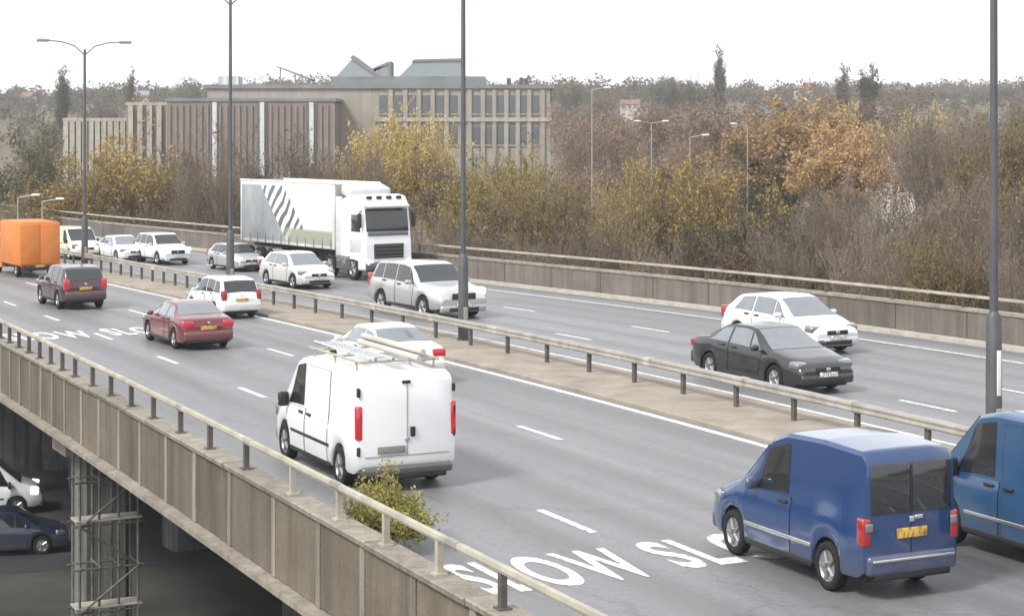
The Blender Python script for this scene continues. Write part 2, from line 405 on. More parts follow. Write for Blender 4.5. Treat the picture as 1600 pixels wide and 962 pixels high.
def word(txt, t0, t1, a0, a1):
    """painted letters, each its own piece, tops pointing away along the road"""
    cu = []; x = 0.; 
    for ch in txt:
        c = bpy.data.curves.new("letter", 'FONT'); c.body = ch; c.offset = .028; c.resolution_u = 5
        o = bpy.data.objects.new("letter", c); COL.objects.link(o); bpy.context.view_layer.update()
        me = bpy.data.meshes.new_from_object(o.evaluated_get(bpy.context.evaluated_depsgraph_get()))
        bpy.data.objects.remove(o); bpy.data.curves.remove(c)
        xs = [v.co.x for v in me.vertices]; cu.append((me, min(xs), max(xs), x)); x += max(xs) - min(xs) + .11
    tot = x - .11; ys = [v.co.y for v in cu[-1][0].vertices]; y0, y1 = min(ys), max(ys)
    for me, xa, xb, x0 in cu:
        for v in me.vertices:
            u = (x0 + v.co.x - xa) / tot; q = (v.co.y - y0) / (y1 - y0)
            v.co = P(t0 + (t1 - t0) * u, a0 + (a1 - a0) * q, .006)
        me.materials.clear(); mesh_obj("painted_letter", me, WHITE, road)
word("SLOW", 10.02, 12.68, 21.6, 23.4)
word("SLOW", 13.12, 16.2, 21.75, 23.45)
word("SLOW", 10.15, 12.85, 54.2, 56.2)
word("SLOW", 13.4, 16.0, 54.4, 56.4)

# hard strip kerb beside the near rail, central reservation, kerbs
A = arange(A0, A1, 1.5)
tag(sweep("kerb", [(.0, -.02), (.0, .12), (.42, .12), (.45, .10), (.45, -.02)], T_PAR + .2, A, KERB), kind="structure")
tag(sweep("central_reservation", [(0, -.05), (0, .075), (.04, .10), ((T_F0 - T_E3 - .3) * K - .04, .10), ((T_F0 - T_E3 - .3) * K, .075), ((T_F0 - T_E3 - .3) * K, -.05)], T_E3 + .25, A, MEDIAN), kind="structure")
tag(sweep("kerb", [(0, -.02), (0, .12), (.5, .12), (.5, -.02)], T_FW - .45, A, KERB), kind="structure")

# ------------------------------------------------------------------ viaduct
PA = [10.6, 12.8, 14.95, 17.04, 19.15, 21.0, 22.8, 24.6, 26.65, 29.0, 31.1, 33.0, 34.93, 36.65, 38.35, 40.0, 41.7, 43.0, 44.25, 45.5, 46.75, 48.0, 49.2, 50.4, 51.6, 52.9, 54.2, 55.5, 57, 58.5, 60]
via = empty("viaduct", P(20, 40, GROUND))
tag(via, "long brown concrete viaduct carrying the motorway, with ribbed fascia and dark piers", "viaduct")
VL = Matrix.Translation(-via.location)
def vch(o):
    o.parent = via
    for v in o.data.vertices: v.co = VL @ v.co
    return o
AV = arange(A0, A1, 2.0)
vch(sweep("deck_slab", [(-.02, -.04), ((T_FW - T_PAR) * K + .3, -.04), ((T_FW - T_PAR) * K + .3, -.55), (24, -1.5), (4, -1.5), (.0, -.62)], T_PAR, AV, CONC_DARK))
COPP = [(-.20, .46), (-.22, .54), (-.2, .56), (.22, .56), (.24, .54), (.24, -.03), (-.04, -.03), (-.04, .46)]
for i in range(-4, 44):
    vch(sweep("coping_stone", [(d + (i % 3 - 1) * .006, z + (i % 2) * .006) for d, z in COPP], T_PAR, arange(i * 3.3 + .012, i * 3.3 + 3.288, 1.1), CONC_PALE))
vch(sweep("soffit_lip", [(-.30, -1.12), (-.34, -1.08), (-.34, -.98), (-.02, -.93), (.3, -.93), (.3, -1.12)], T_PAR, AV, CONC_PALE))
rnd = random.Random(4)
def span(name, dt0, dt1, z0, z1, a0, a1, mat, t=T_PAR):
    vs = [P(t + d / K, a, z) for a in (a0, a1) for d in (dt0, dt1) for z in (z0, z1)]
    return MB().add(vs, [(0, 1, 3, 2), (4, 6, 7, 5), (0, 4, 5, 1), (2, 3, 7, 6), (0, 2, 6, 4), (1, 5, 7, 3)]).obj(name, mat)
jo = .55
allA = [A0 + i * 2.1 for i in range(int((10.0 - A0) / 2.1))] + PA + [61.6 + 1.7 * i for i in range(24)]
for i in range(len(allA) - 1):
    a0, a1 = allA[i] + jo, allA[i + 1] + jo
    vch(span("fascia_panel", -.12 - rnd.uniform(0, .012), .0, -.925, .45, a0 + .10, a1 - .10, CONC))
    vch(span("joint_strip", -.145, .0, -.925, .455, a0 - .092, a0 + .092, CONC_PALE))
# piers
def pier(t, a, wd=1.35, zt=-2.1):
    p = P(t, a, 0); d = tang(t, a); rz = math.atan2(d.y, d.x)
    M = Matrix.Rotation(rz, 3, 'Z'); mb = MB()
    h = zt - GROUND
    oc = [(wd / 2 * sx * kx, wd / 2 * sy * ky) for sx, sy, kx, ky in ((1, 1, 1, .8), (1, 1, .8, 1), (-1, 1, .8, 1), (-1, 1, 1, .8), (-1, -1, 1, .8), (-1, -1, .8, 1), (1, -1, .8, 1), (1, -1, 1, .8))]
    vs = [M @ Vector((x, y, 0)) + Vector((p.x, p.y, z)) for z in (GROUND - .1, zt) for x, y in oc]
    n = 8; mb.add(vs, [tuple(range(n)), tuple(range(2 * n - 1, n - 1, -1))] + [(i, n + i, n + (i + 1) % n, (i + 1) % n) for i in range(n)])
    o = vch(mb.obj("pier", STAINED if (t < 11 and 46 < a < 47) else CONC_DARK))
    return o
for a in (25, 46.2, 56.5, 67, 88):
    for i, t in enumerate((10.75, 16.5, 22.3, 28, 33.5)):
        if i == 0 and a == 56.5: continue
        q = pier(t, a)
        if i == 0 and a == 46.2:
            b = P(t, a, 0)
            pass
    vch(span("crosshead", .7, 27.3, -2.15, -1.46, a - .75, a + .75, CONC_PALE if a == 46.2 else CONC_DARK))

sf = empty("scaffold_tower", P(10.4, 44.5, GROUND)); tag(sf, "pale rusty steel scaffold tower against the nearest pier under the viaduct", "scaffold")
def scf(p, q, r, nm, mat): 
    o = MB().tube(p, q, r, r, 7).obj(nm, mat); fch(o, sf)
def fch(o, par):
    o.parent = par; I = Matrix.Translation(-par.location)
    for v in o.data.vertices: v.co = I @ v.co
    return o
SCT, SCA = (9.72, 10.2, 10.68, 11.16), (44.1, 44.8)
SCM = mottled("scaffold_steel", (.06, .055, .05, 1), (.19, .18, .16, 1), 2.5, .6, 0, metallic=.2)
for t in SCT:
    for a in SCA: scf(P(t, a, GROUND), P(t, a, -1.55), .036, "standard", SCM)
lift = [GROUND + .5 + 1.15 * i for i in range(6)]
for z in lift:
    for a in SCA: scf(P(SCT[0] - .15, a, z), P(SCT[-1] + .15, a, z), .03, "ledger", SCM)
    for t in SCT: scf(P(t, SCA[0] - .15, z + .06), P(t, SCA[1] + .15, z + .06), .028, "transom", SCM)
for i in range(5):
    p, q = (SCT[0], SCT[-1]) if i % 2 else (SCT[-1], SCT[0])
    scf(P(p, SCA[0] - .05, lift[i]), P(q, SCA[0] - .05, lift[i + 1]), .03, "brace", SCM)
for z in (lift[1], lift[3]):
    for k in range(3):
        a = SCA[0] + .05 + k * .21; p, q = P(SCT[0] - .1, a, z + .13), P(SCT[-1] + .1, a, z + .13)
        c = (p + q) / 2; d = q - p
        o = MB().box(c, (d.length, .21, .04), Matrix.Rotation(math.atan2(d.y, d.x), 3, 'Z')).obj("board", KERB); fch(o, sf)

# near safety rail
fence = empty("parapet_rail", P(T_PAR, 30, .55)); tag(fence, "pale weathered steel rail on short dark posts along the near viaduct edge", "railing")
FL = Matrix.Translation(-fence.location)
def fch(o, par=fence):
    o.parent = par; I = Matrix.Translation(-par.location)
    for v in o.data.vertices: v.co = I @ v.co
    return o
fch(sweep("rail", [(-.045, 1.03), (-.058, 1.07), (-.045, 1.125), (.02, 1.137), (.045, 1.12), (.045, 1.045), (.02, 1.02)], T_PAR, arange(A0, A1, 1.0), GALV_BEIGE))
for a in allA:
    p = P(T_PAR, a, 0); rz = math.atan2(*reversed(tang(T_PAR, a).xy[:])); M = Matrix.Rotation(rz, 3, 'Z')
    mb = MB().box((p.x, p.y, .80), (.10, .09, .46), M).box((p.x, p.y, .575), (.2, .18, .03), M)
    fch(mb.obj("post", POSTM if not (24 < a < 27 or 20.5 < a < 23.2) else GALV_BEIGE))

for i in range(14):
    a = 8.1 + 4.15 * i
    fch(sweep("rail_sleeve", [(-.053, 1.022), (-.067, 1.07), (-.053, 1.134), (.022, 1.147), (.053, 1.128), (.053, 1.038), (.022, 1.01)], T_PAR, [a - .16, a + .16], GALV))

# central steel barrier
bar = empty("crash_barrier", P(T_BAR, 40, .1)); tag(bar, "galvanised box-beam crash barrier on dark posts along the central reservation", "barrier")
fch(sweep("beam", [(-.1, .62), (-.12, .66), (-.10, .72), (-.12, .78), (-.1, .82), (.1, .82), (.12, .78), (.10, .72), (.12, .66), (.1, .62)], T_BAR, arange(A0, A1, 1.0), GALV), bar)
for a in [9.9 + 2.17 * i for i in range(-9, 22)] + [57.5 + 1.7 * i for i in range(0, 7)] + [69 + 1.25 * i for i in range(0, 40)]:
    p = P(T_BAR, a, 0); d = tang(T_BAR, a); M = Matrix.Rotation(math.atan2(d.y, d.x), 3, 'Z')
    fch(MB().box((p.x, p.y, .35), (.13, .08, .6), M).obj("post", POSTM), bar)

for i in range(24):
    a = 6.2 + 3.9 * i
    fch(sweep("beam_splice", [(-.112, .612), (-.132, .66), (-.112, .72), (-.132, .78), (-.112, .832), (.112, .832), (.132, .78), (.112, .72), (.132, .66), (.112, .612)], T_BAR, [a - .14, a + .14], GALV_BEIGE), bar)

# far parapet wall with its rail
fw = empty("parapet_wall", P(T_FW, 50, 0)); tag(fw, "grey brown concrete parapet wall with thin top rail beyond the oncoming carriageway", "wall")
farA = arange(A0, A1, 3.0)
for i in range(len(farA) - 1):
    a0, a1 = farA[i], farA[i + 1]
    fch(span("wall_panel", .02, .30, -.03, .98 , a0 + .02, a1 - .02, CONC_FAR, T_FW), fw)
fch(sweep("coping", [(-.03, .985), (-.03, 1.08), (.36, 1.08), (.36, .985)], T_FW, AV, CONC_PALE), fw)
fch(sweep("wall_footing", [(.06, -.04), (.06, .975), (.26, .975), (.26, -.04)], T_FW, AV, CONC_FAR), fw)
fch(sweep("rail", [(.1, 1.42), (.1, 1.50), (.22, 1.50), (.22, 1.42)], T_FW, AV, GALV_BEIGE), fw)
for i in range(0, len(farA)):
    p = P(T_FW + .15, farA[i] + .3, 0)
    fch(MB().box((p.x, p.y, 1.25), (.09, .09, .36)).obj("post", POSTM), fw)

# ------------------------------------------------------------------ ground, hills, lower road
def ss(x): x = max(0., min(1., x)); return x * x * (3 - 2 * x)
def terr(x, y):
    z = GROUND + 26 * ss((y - 300) / 420) + 11 * ss((y - 700) / 700) + 20 * ss((y - 1500) / 1600)
    return z + (2.2 * math.sin(x * .006 + 1) + 1.5 * math.sin(x * .017 + y * .004)) * ss((y - 400) / 500)
xs = [-2600 + 80 * i for i in range(66)]; ys = [-120, -40, 0, 40, 80, 120, 170, 230, 300] + [330 + 40 * i for i in range(20)] + [1200, 1350, 1500, 1800, 2200, 2700, 3500]
mb = MB(); n = len(xs)
mb.add([(x, y, terr(x, y)) for y in ys for x in xs], [(j * n + i, j * n + i + 1, (j + 1) * n + i + 1, (j + 1) * n + i) for j in range(len(ys) - 1) for i in range(n - 1)])
tag(mb.obj("ground", GRASS, smooth=True), kind="structure")
def quad(name, pts, z, mat): return MB().add([(x, y, z) for x, y in pts], [tuple(range(len(pts)))]).obj(name, mat)
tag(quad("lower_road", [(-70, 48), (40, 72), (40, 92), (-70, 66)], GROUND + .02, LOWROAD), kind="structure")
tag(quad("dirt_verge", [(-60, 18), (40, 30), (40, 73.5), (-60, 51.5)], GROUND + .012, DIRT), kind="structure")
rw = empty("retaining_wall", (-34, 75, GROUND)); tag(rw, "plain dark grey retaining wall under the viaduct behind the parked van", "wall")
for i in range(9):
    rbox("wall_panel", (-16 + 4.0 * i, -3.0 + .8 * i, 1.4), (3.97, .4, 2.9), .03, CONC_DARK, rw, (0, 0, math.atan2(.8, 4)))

# ------------------------------------------------------------------ vehicles
def smooth_tab(tab, k=.05, lo=None, hi=None):
    xs = [p[0] for p in tab]; zs = [p[1] for p in tab]
    X = np.linspace(xs[0], xs[-1], 600); Z = np.interp(X, xs, zs); n = max(1, int(k / ((xs[-1] - xs[0]) / 600)))
    ker = np.hanning(2 * n + 3); ker /= ker.sum(); pad = n + 1
    Z = np.convolve(np.pad(Z, pad, mode='edge'), ker, 'valid')
    return lambda x: float(np.interp(x, X, Z))

class Body:
    """car body surface: stations along x (front +), half section of 11 points from sill to roof centre"""
    def __init__(s, L, W, top, belt, sill, wheels, wr, roof_w=.74, nose=.16, tail=.10, soft=.05):
        s.L, s.W, s.wheels, s.wr = L, W, wheels, wr
        s.zt = smooth_tab(top, soft); s.zb_ = smooth_tab(belt, .1); s.zs_ = smooth_tab(sill, .06)
        s.roof_w, s.nose, s.tail = roof_w, nose, tail
    def wb(s, x):
        h = s.W / 2; d0 = x + s.L / 2; d1 = s.L / 2 - x
        k = 1 - s.tail * max(0, 1 - d0 / .55) ** 2.2 - s.nose * max(0, 1 - d1 / .85) ** 2.2
        return h * k
    def zs(s, x):
        z = s.zs_(x)
        for xw in s.wheels:
            r = s.wr + .055; d = abs(x - xw)
            if d < r: z = max(z, s.wr + math.sqrt(r * r - d * d))
        return z
    def sec(s, x):
        zt = s.zt(x); zb = min(s.zb_(x), zt - .02); zs = s.zs(x); w = s.wb(x); g = zt - zb
        q = ss(g / .42); wr = (1 - q) * w * .90 + q * min(w, s.W / 2 * s.roof_w * (1 if w > s.W * .44 else w / (s.W * .44)))
        e = min(.07, g * .3); zr = zt - e
        hi = zb - zs
        P_ = [(w * .955, zs), (w * .992, zs + min(.06, hi * .2)), (w, zs + hi * .45), (w * .992, zs + hi * .8), (w * .955, zb)]
        for f in (.36, .72): P_.append((w * .955 + (wr - w * .955) * f ** 1.15, zb + (zr - zb) * f))
        P_ += [(wr, zr), (wr * .93, zt - e * .3), (wr * .55, zt - e * .06), (0, zt)]
        return P_
    def pt(s, x, v, side):
        S = s.sec(x); i = min(9, int(v)); f = v - i
        return Vector((x, side * (S[i][0] + (S[i + 1][0] - S[i][0]) * f), S[i][1] + (S[i + 1][1] - S[i][1]) * f))
    def nrm(s, x, v, side):
        e = .02; v2 = min(9.98, v + .05); v1 = max(.0, v2 - .1)
        a = s.pt(min(x + e, s.L / 2), v, side) - s.pt(max(x - e, -s.L / 2), v, side); b = s.pt(x, v2, side) - s.pt(x, v1, side)
        n = a.cross(b) * -side
        return n.normalized() if n.length > 1e-9 else Vector((0, 0, 1))
    def mesh(s, n=66):
        X = [-s.L / 2 + s.L * i / n for i in range(n + 1)]
        for xw in s.wheels:
            r = s.wr + .055; X += [xw - r, xw - r - .004, xw + r, xw + r + .004, xw - r * .93, xw + r * .93]
        X = sorted(x for x in X if abs(x) <= s.L / 2 + 1e-6); mb = MB(); vs = []; m = 22
        ends = [(X[0] - .02, X[0], .94)] + [(x, x, 1) for x in X] + [(X[-1] + .025, X[-1], .93)]
        for xo, x, k in ends:
            S = s.sec(x); zc = (S[0][1] + S[-1][1]) / 2
            half = [(y * k, zc + (z - zc) * k) for y, z in S]
            ring = [(y, z) for y, z in half] + [(-y, z) for y, z in reversed(half[:-1])] + [(0, half[0][1])]
            vs += [(xo, y, z) for y, z in ring]
        fs = []
        for i in range(len(ends) - 1):
            for j in range(m): fs.append((i * m + j, i * m + (j + 1) % m, (i + 1) * m + (j + 1) % m, (i + 1) * m + j))
        fs += [tuple(range(m)), tuple(range((len(ends) - 1) * m + m - 1, (len(ends) - 1) * m - 1, -1))]
        return mb.add(vs, fs).mesh("body", 38)
    def patch(s, name, quad_, v0, v1, side, mat, parent, off=.006, nu=8, nv=4, rim=None):
        """glass or panel laid on the body: quad_ = (x rear low, x front low, x rear high, x front high); side 0 spans the roof"""
        mb = MB()
        def lay(off, grow, mi):
            xa0, xb0, xa1, xb1 = quad_; vs = []; V0, V1 = v0 - grow * 1.2, v1 + (grow * 1.2 if side else 0)
            rows = [(V0 + (V1 - V0) * j / nv, side or 1) for j in range(nv + 1)]
            if not side: rows = rows[:-1] + [(9.99, 1)] + [(v, -1) for v, _ in reversed(rows[:-1])]
            tot = len(rows) - 1
            for j, (v, sd) in enumerate(rows):
                f = (j / tot) if side else 1 - abs(2 * j / tot - 1)
                xa = xa0 + (xa1 - xa0) * f - grow; xb = xb0 + (xb1 - xb0) * f + grow
                for i in range(nu + 1):
                    x = xa + (xb - xa) * i / nu; x = max(-s.L / 2, min(s.L / 2, x))
                    vs.append(s.pt(x, max(0, v), sd) + s.nrm(x, max(.05, min(9.9, v)), sd) * off)
            mb.add(vs, [(j * (nu + 1) + i, j * (nu + 1) + i + 1, (j + 1) * (nu + 1) + i + 1, (j + 1) * (nu + 1) + i) for j in range(tot) for i in range(nu)], mi)
        lay(off, 0, 0); mats = [mat]
        if rim: lay(off * .5, .014, 1); mats.append(rim)
        return mb.obj(name, mats, parent, True, True)

_wh = {}
def wheel(x, y, r, wd, par, rim=ALLOY, plainrim=False):
    k = (round(r, 3), round(wd, 3))
    if k not in _wh:
        h = wd / 2
        ty = MB().lathe([(-h * .7, r * .62), (-h * .98, r * .70), (-h, r * .86), (-h * .82, r * .97), (-h * .4, r), (h * .4, r), (h * .82, r * .97), (h, r * .86), (h * .98, r * .70), (h * .7, r * .62)], 28).mesh("wheel", True)
        rm = MB().lathe([(h * .74, r * .66), (h * .80, r * .62), (h * .55, r * .56), (h * .45, r * .2), (h * .62, r * .12), (h * .62, .001)], 28)
        for i in range(5):
            a = 2 * math.pi * i / 5
            rm.tube((math.cos(a) * r * .12, h * .66, math.sin(a) * r * .12), (math.cos(a) * r * .6, h * .74, math.sin(a) * r * .6), r * .10, r * .075, 5)
        _wh[k] = (ty, rm.mesh("rim", 40))
    ty, rm = _wh[k]
    o = mesh_obj("wheel", ty, RUBBER, par); o.location = (x, y, r)
    if y < 0: o.rotation_euler = (0, 0, math.pi)
    q = bpy.data.objects.new("rim", rm); COL.objects.link(q); q.parent = o
    if not rm.materials: rm.materials.append(rim)
    return o

def car(name, label, cat, t, a, away, scale, sp, pnt, group=None, lights_on=False, loc=None, rz=None, tails=TAIL_OFF, heads=None, glass=GLASS, plate=PLATE_Y):
    d = tang(t, a) * (1 if away else -1) if loc is None else None
    root = empty(name, P(t, a, 0) if loc is None else loc, math.atan2(d.y, d.x) if rz is None else rz, scale)
    tag(root, label, cat, group)
    L, W = sp['L'], sp['W']; b = Body(L, W, sp['top'], sp['belt'], sp['sill'], sp['wheels'], sp['wr'], sp.get('rw', .74), sp.get('nose', .16), sp.get('tail', .10), sp.get('soft', .05))
    bk = (id(sp), pnt.name)
    body = mesh_obj("body", b.mesh(), pnt, root)
    zc = sp['sill'][len(sp['sill']) // 2][1]
    rbox("underbody", (0, 0, zc + .17), (L * .93, W * .80, .42), .05, BLACK, root)
    for xw in sp['wheels']:
        for sd in (1, -1): wheel(xw, sd * (W / 2 - sp.get('tw', .2) / 2 - .015), sp['wr'], sp.get('tw', .2), root)
    for (q, v0, v1) in sp['side_glass']:
        for sd in (1, -1): b.patch("side_window", q, v0, v1, sd, glass, root, .007, 10, 4, BLACK)
    if 'screen' in sp: b.patch("windscreen", sp['screen'][0], sp['screen'][1], 10, 0, glass, root, .008, 8, 6, BLACK)
    if 'rear' in sp: b.patch("rear_window", sp['rear'][0], sp['rear'][1], 10, 0, glass, root, .008, 8, 6, BLACK)
    for (q, v0, v1, hx) in sp.get('doors', []):
        for sd in (1, -1):
            o = b.patch("door", q, v0, v1, sd, pnt, root, .009, 10, 6, BLACK)
            p = b.pt(hx, 3.6, sd) + b.nrm(hx, 3.6, sd) * .03
            rbox("handle", p, (.2, .04, .045), .015, sp.get('handle', BLACK), o)
    R_, F_ = -L / 2 - .02, L / 2 + .025
    # rear furniture
    tl = sp['tail_lamp']
    for sd in (1, -1):
        x0 = R_ + tl[3] / 2 - .012; y = sd * (b.wb(-L / 2 + .06) + .012 - tl[1] / 2)
        rbox("tail_light", (x0, y, tl[0]), (tl[3], tl[1], tl[2]), .03, tails, root)
    if sp.get('rear_glass'):
        for (y, z, wy, hz) in sp['rear_glass']: rbox("rear_window", (R_ - .001, y, z), (.03, wy, hz), .012, glass, root)
    rp = sp.get('plate', .55)
    rbox("number_plate", (R_ - .022, sp.get('plate_y', 0), rp), (.02, .52, .12), .004, plate, root)
    rbox("rear_bumper", (-L / 2 - .01, 0, sp['bump'][0]), (.16, W * .90, sp['bump'][1]), .05, sp.get('bump_mat') or pnt, root)
    # front furniture
    hl = sp['head_lamp']
    for sd in (1, -1):
        x0 = L / 2 - hl[3]; y = sd * (b.wb(x0) + .006 - hl[1] / 2)
        rbox("headlight", (x0 + .03, y, hl[0]), (.30, hl[1], hl[2]), .05, heads or (HEAD if lights_on else HEAD_OFF), root, (0, .12, -sd * .32))
    rbox("grille", (F_ + .0, 0, sp['grille'][0]), (.035, sp['grille'][1], sp['grille'][2]), .02, BLACK, root)
    rbox("front_bumper", (L / 2 - .04, 0, .36), (.17, W * .84, .24), .06, sp.get('bump_mat') or pnt, root)
    rbox("air_intake", (L / 2 + .042, 0, .33), (.02, W * .55, .12), .02, BLACK, root)
    rbox("number_plate", (L / 2 + .055, 0, .47), (.02, .52, .11), .004, PLATE_W, root)
    mxx = sp['mirror']
    for sd in (1, -1):
        p = b.pt(mxx, 4.2, sd)
        rbox("door_mirror", p + Vector((0, sd * .13, .06)), (.12, .22, .15 if 'tallmirror' not in sp else .26), .05, sp.get('mirror_mat') or pnt, root)
    xs0, xs1 = sp['wheels'][0] + sp['wr'] + .07, sp['wheels'][1] - sp['wr'] - .07
    for sd in (1, -1): rbox("side_sill", ((xs0 + xs1) / 2, sd * (W / 2 - .045), zc + .035), (xs1 - xs0, .09, .11), .03, BLACK, root)
    rbox("badge", (R_ - .018, 0, rp + .16), (.02, .09, .07), .008, CHROME, root)
    rbox("badge", (F_ + .02, 0, sp['grille'][0] + .01), (.02, .12, .07), .01, CHROME, root)
    rbox("rear_valance", (R_ - .0, 0, sp['bump'][0] - sp['bump'][1] / 2 - .02), (.1, W * .78, .1), .03, BLACK, root)
    for (z, x0, x1) in sp.get('rub', []):
        for sd in (1, -1): rbox("rub_strip", ((x0 + x1) / 2, sd * (W / 2 + .003), z), (x1 - x0, .03, .055), .01, sp.get('rub_mat', BLACK), root)
    return root, b

HATCH = dict(L=4.1, W=1.74, wr=.31, wheels=(-1.28, 1.24), rw=.74,
  top=[(-2.05, .72), (-2.03, .92), (-1.92, 1.02), (-1.5, 1.36), (-1.25, 1.43), (-.6, 1.49), (.1, 1.485), (.45, 1.42), (1.12, .98), (1.3, .945), (1.75, .84), (1.98, .70), (2.05, .58)],
  belt=[(-2.05, .95), (-1.2, .98), (1.2, .90), (2.05, .62)], sill=[(-2.05, .36), (-1.9, .24), (0, .21), (1.9, .22), (2.05, .34)],
  side_glass=[((-1.42, -.62, -1.15, -.62), 4.2, 6.85), ((-.54, .32, -.54, .30), 4.2, 6.85), ((.38, .88, .36, .40), 4.25, 6.7)],
  screen=((.45, 1.13, .45, 1.13), 7.9), rear=((-1.93, -1.42, -1.90, -1.40), 7.9), doors=[((-.95, -.57, -1.0, -.57), 1.1, 4.05, -.8), ((-.50, .70, -.50, .86), 1.1, 4.05, -.35)],
  tail_lamp=(.88, .24, .34, .26), head_lamp=(.70, .36, .18, .28), bump=(.46, .3), grille=(.60, .7, .12), mirror=.72, plate=.72)
SALOON = dict(L=4.5, W=1.77, wr=.315, wheels=(-1.38, 1.34), rw=.72,
  top=[(-2.25, .70), (-2.22, .93), (-2.1, 1.0), (-1.62, 1.05), (-1.5, 1.07), (-.95, 1.36), (-.6, 1.415), (0, 1.43), (.35, 1.38), (1.1, .96), (1.3, .925), (1.85, .82), (2.15, .70), (2.25, .56)],
  belt=[(-2.25, .93), (-1.4, .97), (1.2, .88), (2.25, .60)], sill=[(-2.25, .36), (-2.1, .25), (0, .20), (2.05, .22), (2.25, .34)],
  side_glass=[((-1.42, -.58, -1.02, -.58), 4.2, 6.8), ((-.5, .32, -.5, .24), 4.2, 6.85), ((.38, .86, .30, .34), 4.25, 6.6)],
  screen=((.38, 1.12, .38, 1.12), 7.9), rear=((-1.52, -.92, -1.50, -.90), 7.9), doors=[((-.95, -.55, -1.0, -.55), 1.1, 4.05, -.8), ((-.48, .70, -.48, .86), 1.1, 4.05, -.3)],
  tail_lamp=(.82, .36, .2, .26), head_lamp=(.68, .36, .16, .28), bump=(.46, .3), grille=(.58, .7, .12), mirror=.72, plate=.70)
SUV = dict(L=4.45, W=1.84, wr=.36, wheels=(-1.32, 1.32), rw=.80, tw=.23,
  top=[(-2.22, .85), (-2.2, 1.08), (-2.1, 1.18), (-1.85, 1.58), (-1.65, 1.67), (-.8, 1.72), (0, 1.71), (.4, 1.64), (.98, 1.14), (1.15, 1.10), (1.85, 1.0), (2.12, .86), (2.22, .66)],
  belt=[(-2.22, 1.08), (-1.4, 1.10), (1.0, 1.03), (2.22, .74)], sill=[(-2.22, .45), (-2.0, .34), (0, .30), (2.0, .32), (2.22, .42)],
  side_glass=[((-1.85, -1.25, -1.65, -1.25), 4.2, 6.85), ((-1.17, -.42, -1.17, -.42), 4.2, 6.85), ((-.34, .42, -.34, .36), 4.2, 6.85), ((.46, .80, .42, .44), 4.25, 6.6)],
  screen=((.42, 1.0, .42, 1.0), 7.9), rear=((-2.13, -1.80, -2.11, -1.78), 7.9), doors=[((-1.2, -.38, -1.2, -.38), 1.1, 4.05, -1.05), ((-.30, .70, -.30, .80), 1.1, 4.05, -.1)],
  tail_lamp=(1.02, .22, .42, .26), head_lamp=(.88, .36, .2, .28), bump=(.58, .34), grille=(.74, .8, .2), mirror=.66, plate=.86)
MPV = dict(SUV, L=4.35, W=1.80, wr=.32, wheels=(-1.27, 1.3),
  top=[(-2.17, .8), (-2.15, 1.02), (-2.08, 1.12), (-1.88, 1.5), (-1.7, 1.6), (-.8, 1.66), (0, 1.65), (.45, 1.56), (1.25, 1.04), (1.4, 1.0), (1.85, .88), (2.1, .74), (2.17, .58)],
  belt=[(-2.17, 1.02), (-1.4, 1.04), (1.2, .95), (2.17, .66)], sill=[(-2.17, .38), (-2.0, .27), (0, .23), (2.0, .25), (2.17, .36)],
  screen=((.48, 1.26, .48, 1.26), 7.9), side_glass=[((-1.85, -1.25, -1.65, -1.25), 4.2, 6.85), ((-1.17, -.42, -1.17, -.42), 4.2, 6.85), ((-.34, .42, -.34, .40), 4.2, 6.85), ((.48, .98, .46, .50), 4.25, 6.6)],
  rear=((-2.10, -1.82, -2.08, -1.80), 7.9), tail_lamp=(.98, .2, .40, .26), bump=(.5, .32), plate=.8, head_lamp=(.74, .36, .2, .28), grille=(.62, .7, .14))
# tall panel van with blank rear doors
PVAN = dict(L=4.85, W=1.92, wr=.335, wheels=(-1.52, 1.52), rw=.90, tw=.22, nose=.20, tail=.035, soft=.045,
  top=[(-2.42, 1.86), (-2.40, 1.93), (-2.3, 1.97), (-1.2, 1.99), (.45, 1.985), (.85, 1.91), (1.65, 1.20), (1.8, 1.13), (2.2, .98), (2.37, .84), (2.42, .64)],
  belt=[(-2.42, 1.08), (1.4, 1.04), (2.42, .72)], sill=[(-2.42, .42), (-2.2, .30), (0, .27), (2.2, .27), (2.42, .36)],
  side_glass=[((.42, 1.30, .42, .86), 4.2, 6.7)], screen=((.88, 1.66, .88, 1.66), 7.9), doors=[((.30, 1.28, .30, 1.36), .9, 4.05, .5), ((-.95, .22, -.95, .22), .9, 6.7, .06)],
  tail_lamp=(1.16, .11, .56, .15), head_lamp=(.86, .34, .3, .32), bump=(.36, .16), bump_mat=GREYP, grille=(.72, .8, .14), mirror=1.25, tallmirror=1, plate=.70, plate_y=.30, rub=[(.62, -1.05, 1.05)], mirror_mat=BLACK)  # dark grey bumper paints in the shade below the rear doors
# small car-derived van with glazed rear doors
SVAN = dict(L=4.1, W=1.70, wr=.30, wheels=(-1.20, 1.28), rw=.88, nose=.18, tail=.04, soft=.05,
  top=[(-2.05, 1.66), (-2.03, 1.75), (-1.95, 1.80), (-1.0, 1.83), (-.1, 1.80), (.25, 1.70), (.45, 1.58), (1.12, 1.05), (1.3, 1.0), (1.8, .86), (2.0, .72), (2.05, .56)],
  belt=[(-2.05, 1.02), (1.1, .96), (2.05, .64)], sill=[(-2.05, .38), (-1.9, .28), (0, .24), (1.9, .24), (2.05, .34)],
  side_glass=[((-.22, .62, -.22, .34), 4.2, 6.6)], screen=((.44, 1.13, .44, 1.13), 7.9), doors=[((-.30, .80, -.30, .84), .9, 4.05, -.12)],
  rear_glass=[(.36, 1.34, .68, .60), (-.36, 1.34, .68, .60)], tail_lamp=(.84, .15, .34, .17), head_lamp=(.70, .34, .18, .3), bump=(.44, .24), grille=(.58, .7, .12), mirror=.58, plate=.80, plate_y=-.0, rub=[(.50, -.84, .92)], rub_mat=CHROME)

S = K
